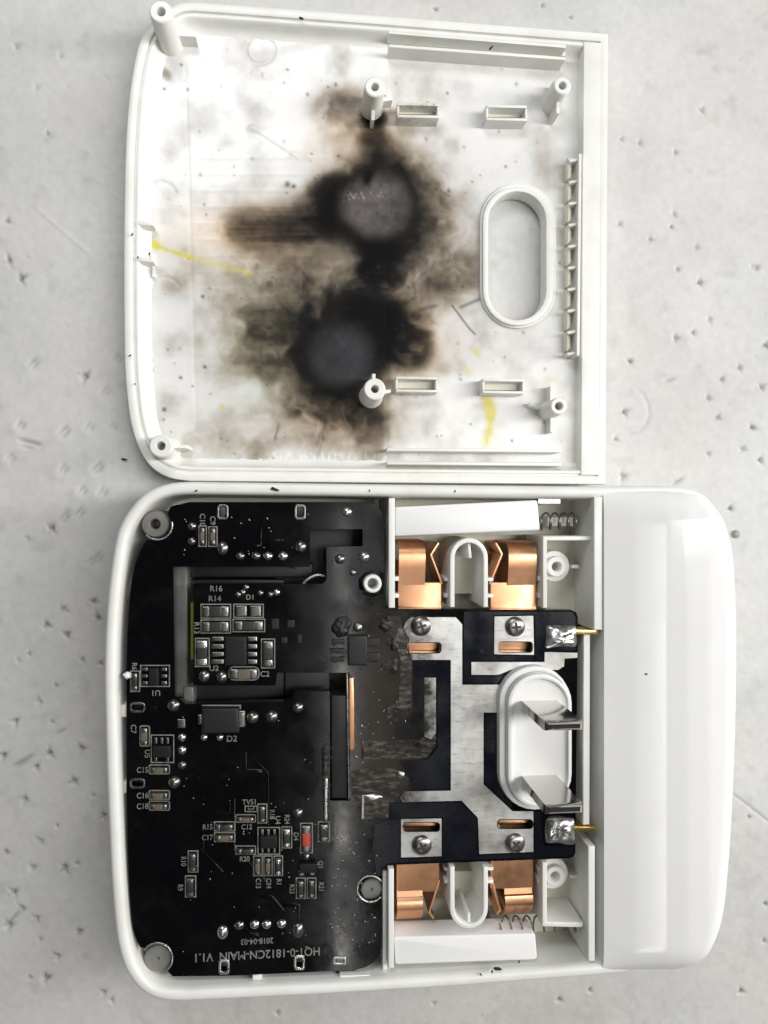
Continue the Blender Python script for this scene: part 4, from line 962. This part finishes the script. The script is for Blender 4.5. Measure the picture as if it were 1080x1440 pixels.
# big solder joints with the brass terminals
lump(rounded([(767, 878, 4), (811, 879, 5), (811, 912, 6), (790, 909, 5), (767, 912, 4)], 4), ZP-.2, ZP+10, 1.5, 'solder', 'solder_blob', 21)
lump(rounded([(766, 1150, 5), (785, 1147, 6), (808, 1150, 4), (808, 1187, 5), (766, 1186, 5)], 4), ZP-.2, ZP+11, 1.5, 'solder', 'solder_blob', 22)
for (x0, x1, y, z) in ((800, 841, 888.5, 141), (797, 838, 1165.5, 141)):
    MB().strip([(x0, y), (x1, y+1)], 7, 110, z, .8).build('brass_terminal', M['brass'], board)
# parts under the board, seen through its cut-outs
MB().plate([(466, 978), (489, 978), (489, 1123), (466, 1123)], 60, ZP-4, 1.5).build('relay', M['dark2'], board)
MB().band(circle(472, 1059, 9.5, 20), circle(472, 1059, 8.4, 20), ZP-5, ZP-3.5).build('mould_ring', M['dark'], board)
MB().plate([(240, 790), (264, 790), (264, 995), (240, 995)], 40, 112, 3).build('bobbin', M['grey'], board)
MB().plate([(264, 792), (440, 792), (440, 812), (264, 812)], 40, 92, 2).build('bobbin_flange', M['dark2'], board)
MB().plate([(268, 848), (280, 848), (280, 928), (268, 928)], 40, 119, 1).build('insulating_tape', M['tape'], board)
MB().plate([(265, 815), (400, 815), (400, 990), (265, 990)], 30, 88, 2).build('transformer_core', M['dark'], board)
MB().plate([(258, 966), (272, 966), (272, 990), (258, 990)], 40, 118, 2).build('bobbin_pin_block', M['grey'], board)
MB().plate([(385, 735), (520, 735), (520, 830), (385, 830)], 20, 70, 2).build('filter_choke', M['dark'], board)
lump([(402, 799), (418, 788), (421, 797), (417, 803)], ZP-40, ZP-9, .8, 'blue', 'disc_capacitor', 31)
MB().tube([tuple(P(425+2.6*k, 822-.16*k*(14-k)-.7*k, ZP-12+.05*k)) for k in range(13)], 1.8, 8).build('lead_wire', M['solder'], board)
MB().plate([(400, 940), (464, 940), (464, 1000), (400, 1000)], 30, 90, 2).build('filter_capacitor', M['dark'], board)
# copper edge beside the relay slot, glossy mask edge and its white highlight built as strips
MB().plate([(490.5, 953), (497, 953), (499, 1052), (496, 1056), (491, 1054)], ZP-16, ZP+2.4, 1.2).build('copper_busbar', M['copper'], board)
MB().plate([(452, 1055), (458, 1046), (462, 1050), (462, 1155), (455, 1156)], ZP-.4, ZP+1.8, .8).build('mask_edge', M['burnt'], board)
MB().plate([(456.5, 1095), (460.5, 1095), (461, 1154), (456, 1154)], ZP, ZP+2.6, .8).build('edge_glint', M['solder'], board)  # bright strip in place of the highlight along the mask edge
smd(447, 1155, 464, 1184, 'resistor')
MB().plate([(509, 1118), (512, 1118), (511.5, 1152), (508.5, 1152)], ZP-.3, ZP+2, .6).build('tinned_edge', M['tin'], board)
MB().plate([(509, 1042), (511.6, 1042), (511.6, 1068), (509, 1068)], ZP-.3, ZP+1.8, .5).build('tinned_edge', M['tin'], board)
MB().strip([(488, 947), (491, 1124)], 2.2, ZP-12, ZP+1.2, .4).build('slot_edge', M['dull_solder'], board)
MB().plate([(470, 1360), (498, 1358), (503, 1374), (476, 1378)], 110, 128, 1).build('foam_pad', M['dark'], board)

# ------------------------------------------------------------------ copper contacts
def contact(bx0, bx1, tx0, tx1, y_base, y_end, y_bend, leaf, label):
    """bx: base width; tx: tongue width; y_base edge hidden under board, y_end outer tip"""
    up = y_end < y_base; sgn = -1 if up else 1
    c = P((bx0+bx1)/2, y_base, 60)
    t = thing('copper_contact', label, 'contact', [c[0], c[1], 34], 'copper contact springs under the board')
    yk = y_base+sgn*38
    MB().plate(rounded([(bx0, y_base-sgn*70, 2), (bx1, y_base-sgn*70, 2), (bx1, yk, 3), (bx0, yk, 3)], 3), 110, 114.5, .8).build('base_plate', M['copper'], t)
    z = 114.0
    prof = [(yk-sgn*3, z), (yk+sgn*8, z+2), ((yk+y_bend)/2, z+5), (y_bend-sgn*2, z+7.5), (y_bend+sgn*4, z+6), (y_end-sgn*5, z+1), (y_end-sgn*1, z-9), (y_end, z-24), (y_end, 40)]
    a = P(tx0, yk, z); b = P(tx1, yk, z)
    pts = [np.array([P(tx0, y, zz if zz > 90 else 105)[0]*.0+a[0], P(tx0, y, max(zz, 100))[1], zz]) for y, zz in prof]
    MB().sheet(pts, (1, 0, 0), b[0]-a[0], 3.4).build('tongue', M['copper'], t)
    MB().strip(leaf, 3.4, 44, 116, .8).build('spring_leaf', M['copper'], t)
    xm = leaf[-1][0]
    s_ = MB().strip([(tx0+2, y_base), (tx0+2, yk+sgn*30)], 3, 40, 109).build('side_web', M['copper'], t)
    return t
contact(560, 621, 560, 597, 857, 763, 779, [(617, 763), (606, 780), (622, 822)], 'copper contact beside the slanting long shutter and the scorched board corner')
contact(690, 754, 713, 752, 857, 764, 780, [(697, 763), (706, 779), (689, 822)], 'copper contact next to the short exposed coil spring')
contact(558, 618, 558, 594, 1216, 1294, 1278, [(610, 1292), (604, 1283), (618, 1238)], 'copper contact by the straight shutter bar at the clean end of the board')
contact(690, 750, 709, 748, 1212, 1286, 1272, [(699, 1286), (704, 1280), (690, 1233)], 'copper contact next to the long half-hidden coil spring')

# ------------------------------------------------------------------ shutters and springs
tag(MB().plate(rounded([(556, 713, 4), (756, 703, 4), (760, 746, 5), (556, 754, 3)], 4), 96, 141, 2.5).build('shutter_bar', M['shutter']), 'white plastic shutter bar sitting askew beside the short coil spring', 'shutter', 'shutter bars')
tag(MB().plate(rounded([(554, 1318, 4), (753, 1313, 4), (756, 1350, 6), (556, 1357, 4)], 4), 96, 139, 2.5).build('shutter_bar', M['shutter']), 'white plastic shutter bar lying straight along the housing rim, flakes beside it', 'shutter', 'shutter bars')
def spring(x0, x1, y, z, r, turns, label, dy=0):
    a = P(x0, y, z); b = P(x1, y+dy, z); pts = []
    n = int(turns*18)
    for k in range(n+1):
        t = k/n; an = 2*math.pi*turns*t+1; tt = t if t < .8 else .8+(t-.8)*.7
        q = a+(b-a)*tt; pts.append((q[0], q[1]+r*math.cos(an), q[2]+r*math.sin(an)))
    tag(MB().tube(pts, 1.35, 7).build('coil_spring', M['wire']), label, 'spring', 'coil springs')
spring(757, 812, 733, 118, 12.5, 4.4, 'short steel coil spring exposed between shutter bar and wall')
spring(700, 834, 1299, 116, 10.5, 9.0, 'long steel coil spring half hidden behind the white partition corner')
MB().plate([(757, 700), (788, 700), (788, 708), (757, 708)], 50, 128).build('steel_clip', M['screw'], housing)
MB().plate([(770, 727), (806, 727), (806, 740), (770, 740)], 50, 96, 1).build('spring_seat', M['plastic'], housing)

# ------------------------------------------------------------------ plug insert with two blades
c = P(752, 1040, 110)
plug = thing('plug_insert', 'oval white plug insert holding two flat nickel blades', 'plug', [c[0], c[1], 30])
MB().band(capsule(702, 803, 936, 1140), capsule(712, 800, 945, 1132), 112, 150, 4).build('collar', M['insert'], plug)
MB().band(capsule(714, 803, 947, 1137), capsule(723, 799, 956, 1129), 112, 160, 3.5).build('lip', M['insert'], plug)
MB().plate(capsule(719, 802, 952, 1133), 100, 154, 0).build('face', M['insert'], plug)
for y in (985.5, 1091):
    a = P(733.5, y, 154); b = P(782, y, 154); th = 12.5; W = b[0]-a[0]
    mb = MB(); R = []
    for z, o in ((120, 0), (154, 0), (256, 0), (262, 1.2), (265.5, 3.6), (266.5, 5.2)):
        ox = o*1.3
        pts = [(a[0]+ox, a[1]-o*.9), (b[0]-ox, a[1]-o*.9), (b[0]-ox, a[1]-th+o*.9), (a[0]+ox, a[1]-th+o*.9)]
        R.append([(p[0], p[1], z) for p in pts])
    mb.rings(R).build('blade', M['steel'], plug, ang=25)

# ------------------------------------------------------------------ crumbs
tag(lump(circle(1033, 748, 6.5, 14), 0, 4, .3, 'pellet', 'crumb', 41, None) if False else MB().lathe(P(1036, 751, 2), [(6.6, -1), (6.4, 1.5), (5, 3.4), (2.5, 4.2), (.4, 4.4)], 16).build('crumb', M['pellet']), 'round grey-green crumb on the table beside the glossy end block', 'crumb')
fl = MB(); rs = random.Random(9)
for x, y, z, r in [(386, 688, 150, 4.5), (276, 690, 150, 2), (700, 1362, 150.5, 3.5), (692, 1366, 150, 1.6), (676, 1370, 150, 1.8), (264, 45, 52, 0), (690, 68, 52.5, 3.2), (175, 646, 1, 3), (424, 26, 50.5, 3), (186, 330, 50, 1.5), (183, 500, 50, 1.6), (190, 540, 50, 1.5), (194, 362, 50, 1.6), (210, 357, 50, 1.6), (520, 690, 150, 1.4), (640, 691, 150, 1.5), (908, 948, 198, 1.6), (730, 1352, 150, 1.3), (832, 850, 110, 2)]:
    if r == 0: continue
    c = P(x, y, z); a0 = rs.uniform(0, 6); el = rs.uniform(1.2, 2.0)
    pts = []
    for k in range(7):
        a = 6.283*k/7; rr = r*rs.uniform(.6, 1.2); u, v = rr*el*math.cos(a), rr*.7*math.sin(a)
        pts.append(np.array([c[0]+u*math.cos(a0)-v*math.sin(a0), c[1]+u*math.sin(a0)+v*math.cos(a0)]))
    fl.wplate(pts, z-.6, z+1.6, .5)
o = fl.build('soot_flakes', M['soot'], kind='stuff'); o['label'] = 'tiny black soot flakes scattered on the white rims'; o['category'] = 'soot flakes'
lump([(172, 948), (179, 944), (187, 947), (186, 953), (178, 955)], ZP-1, ZP+8, .8, 'shutter', 'plastic_shred', 51)
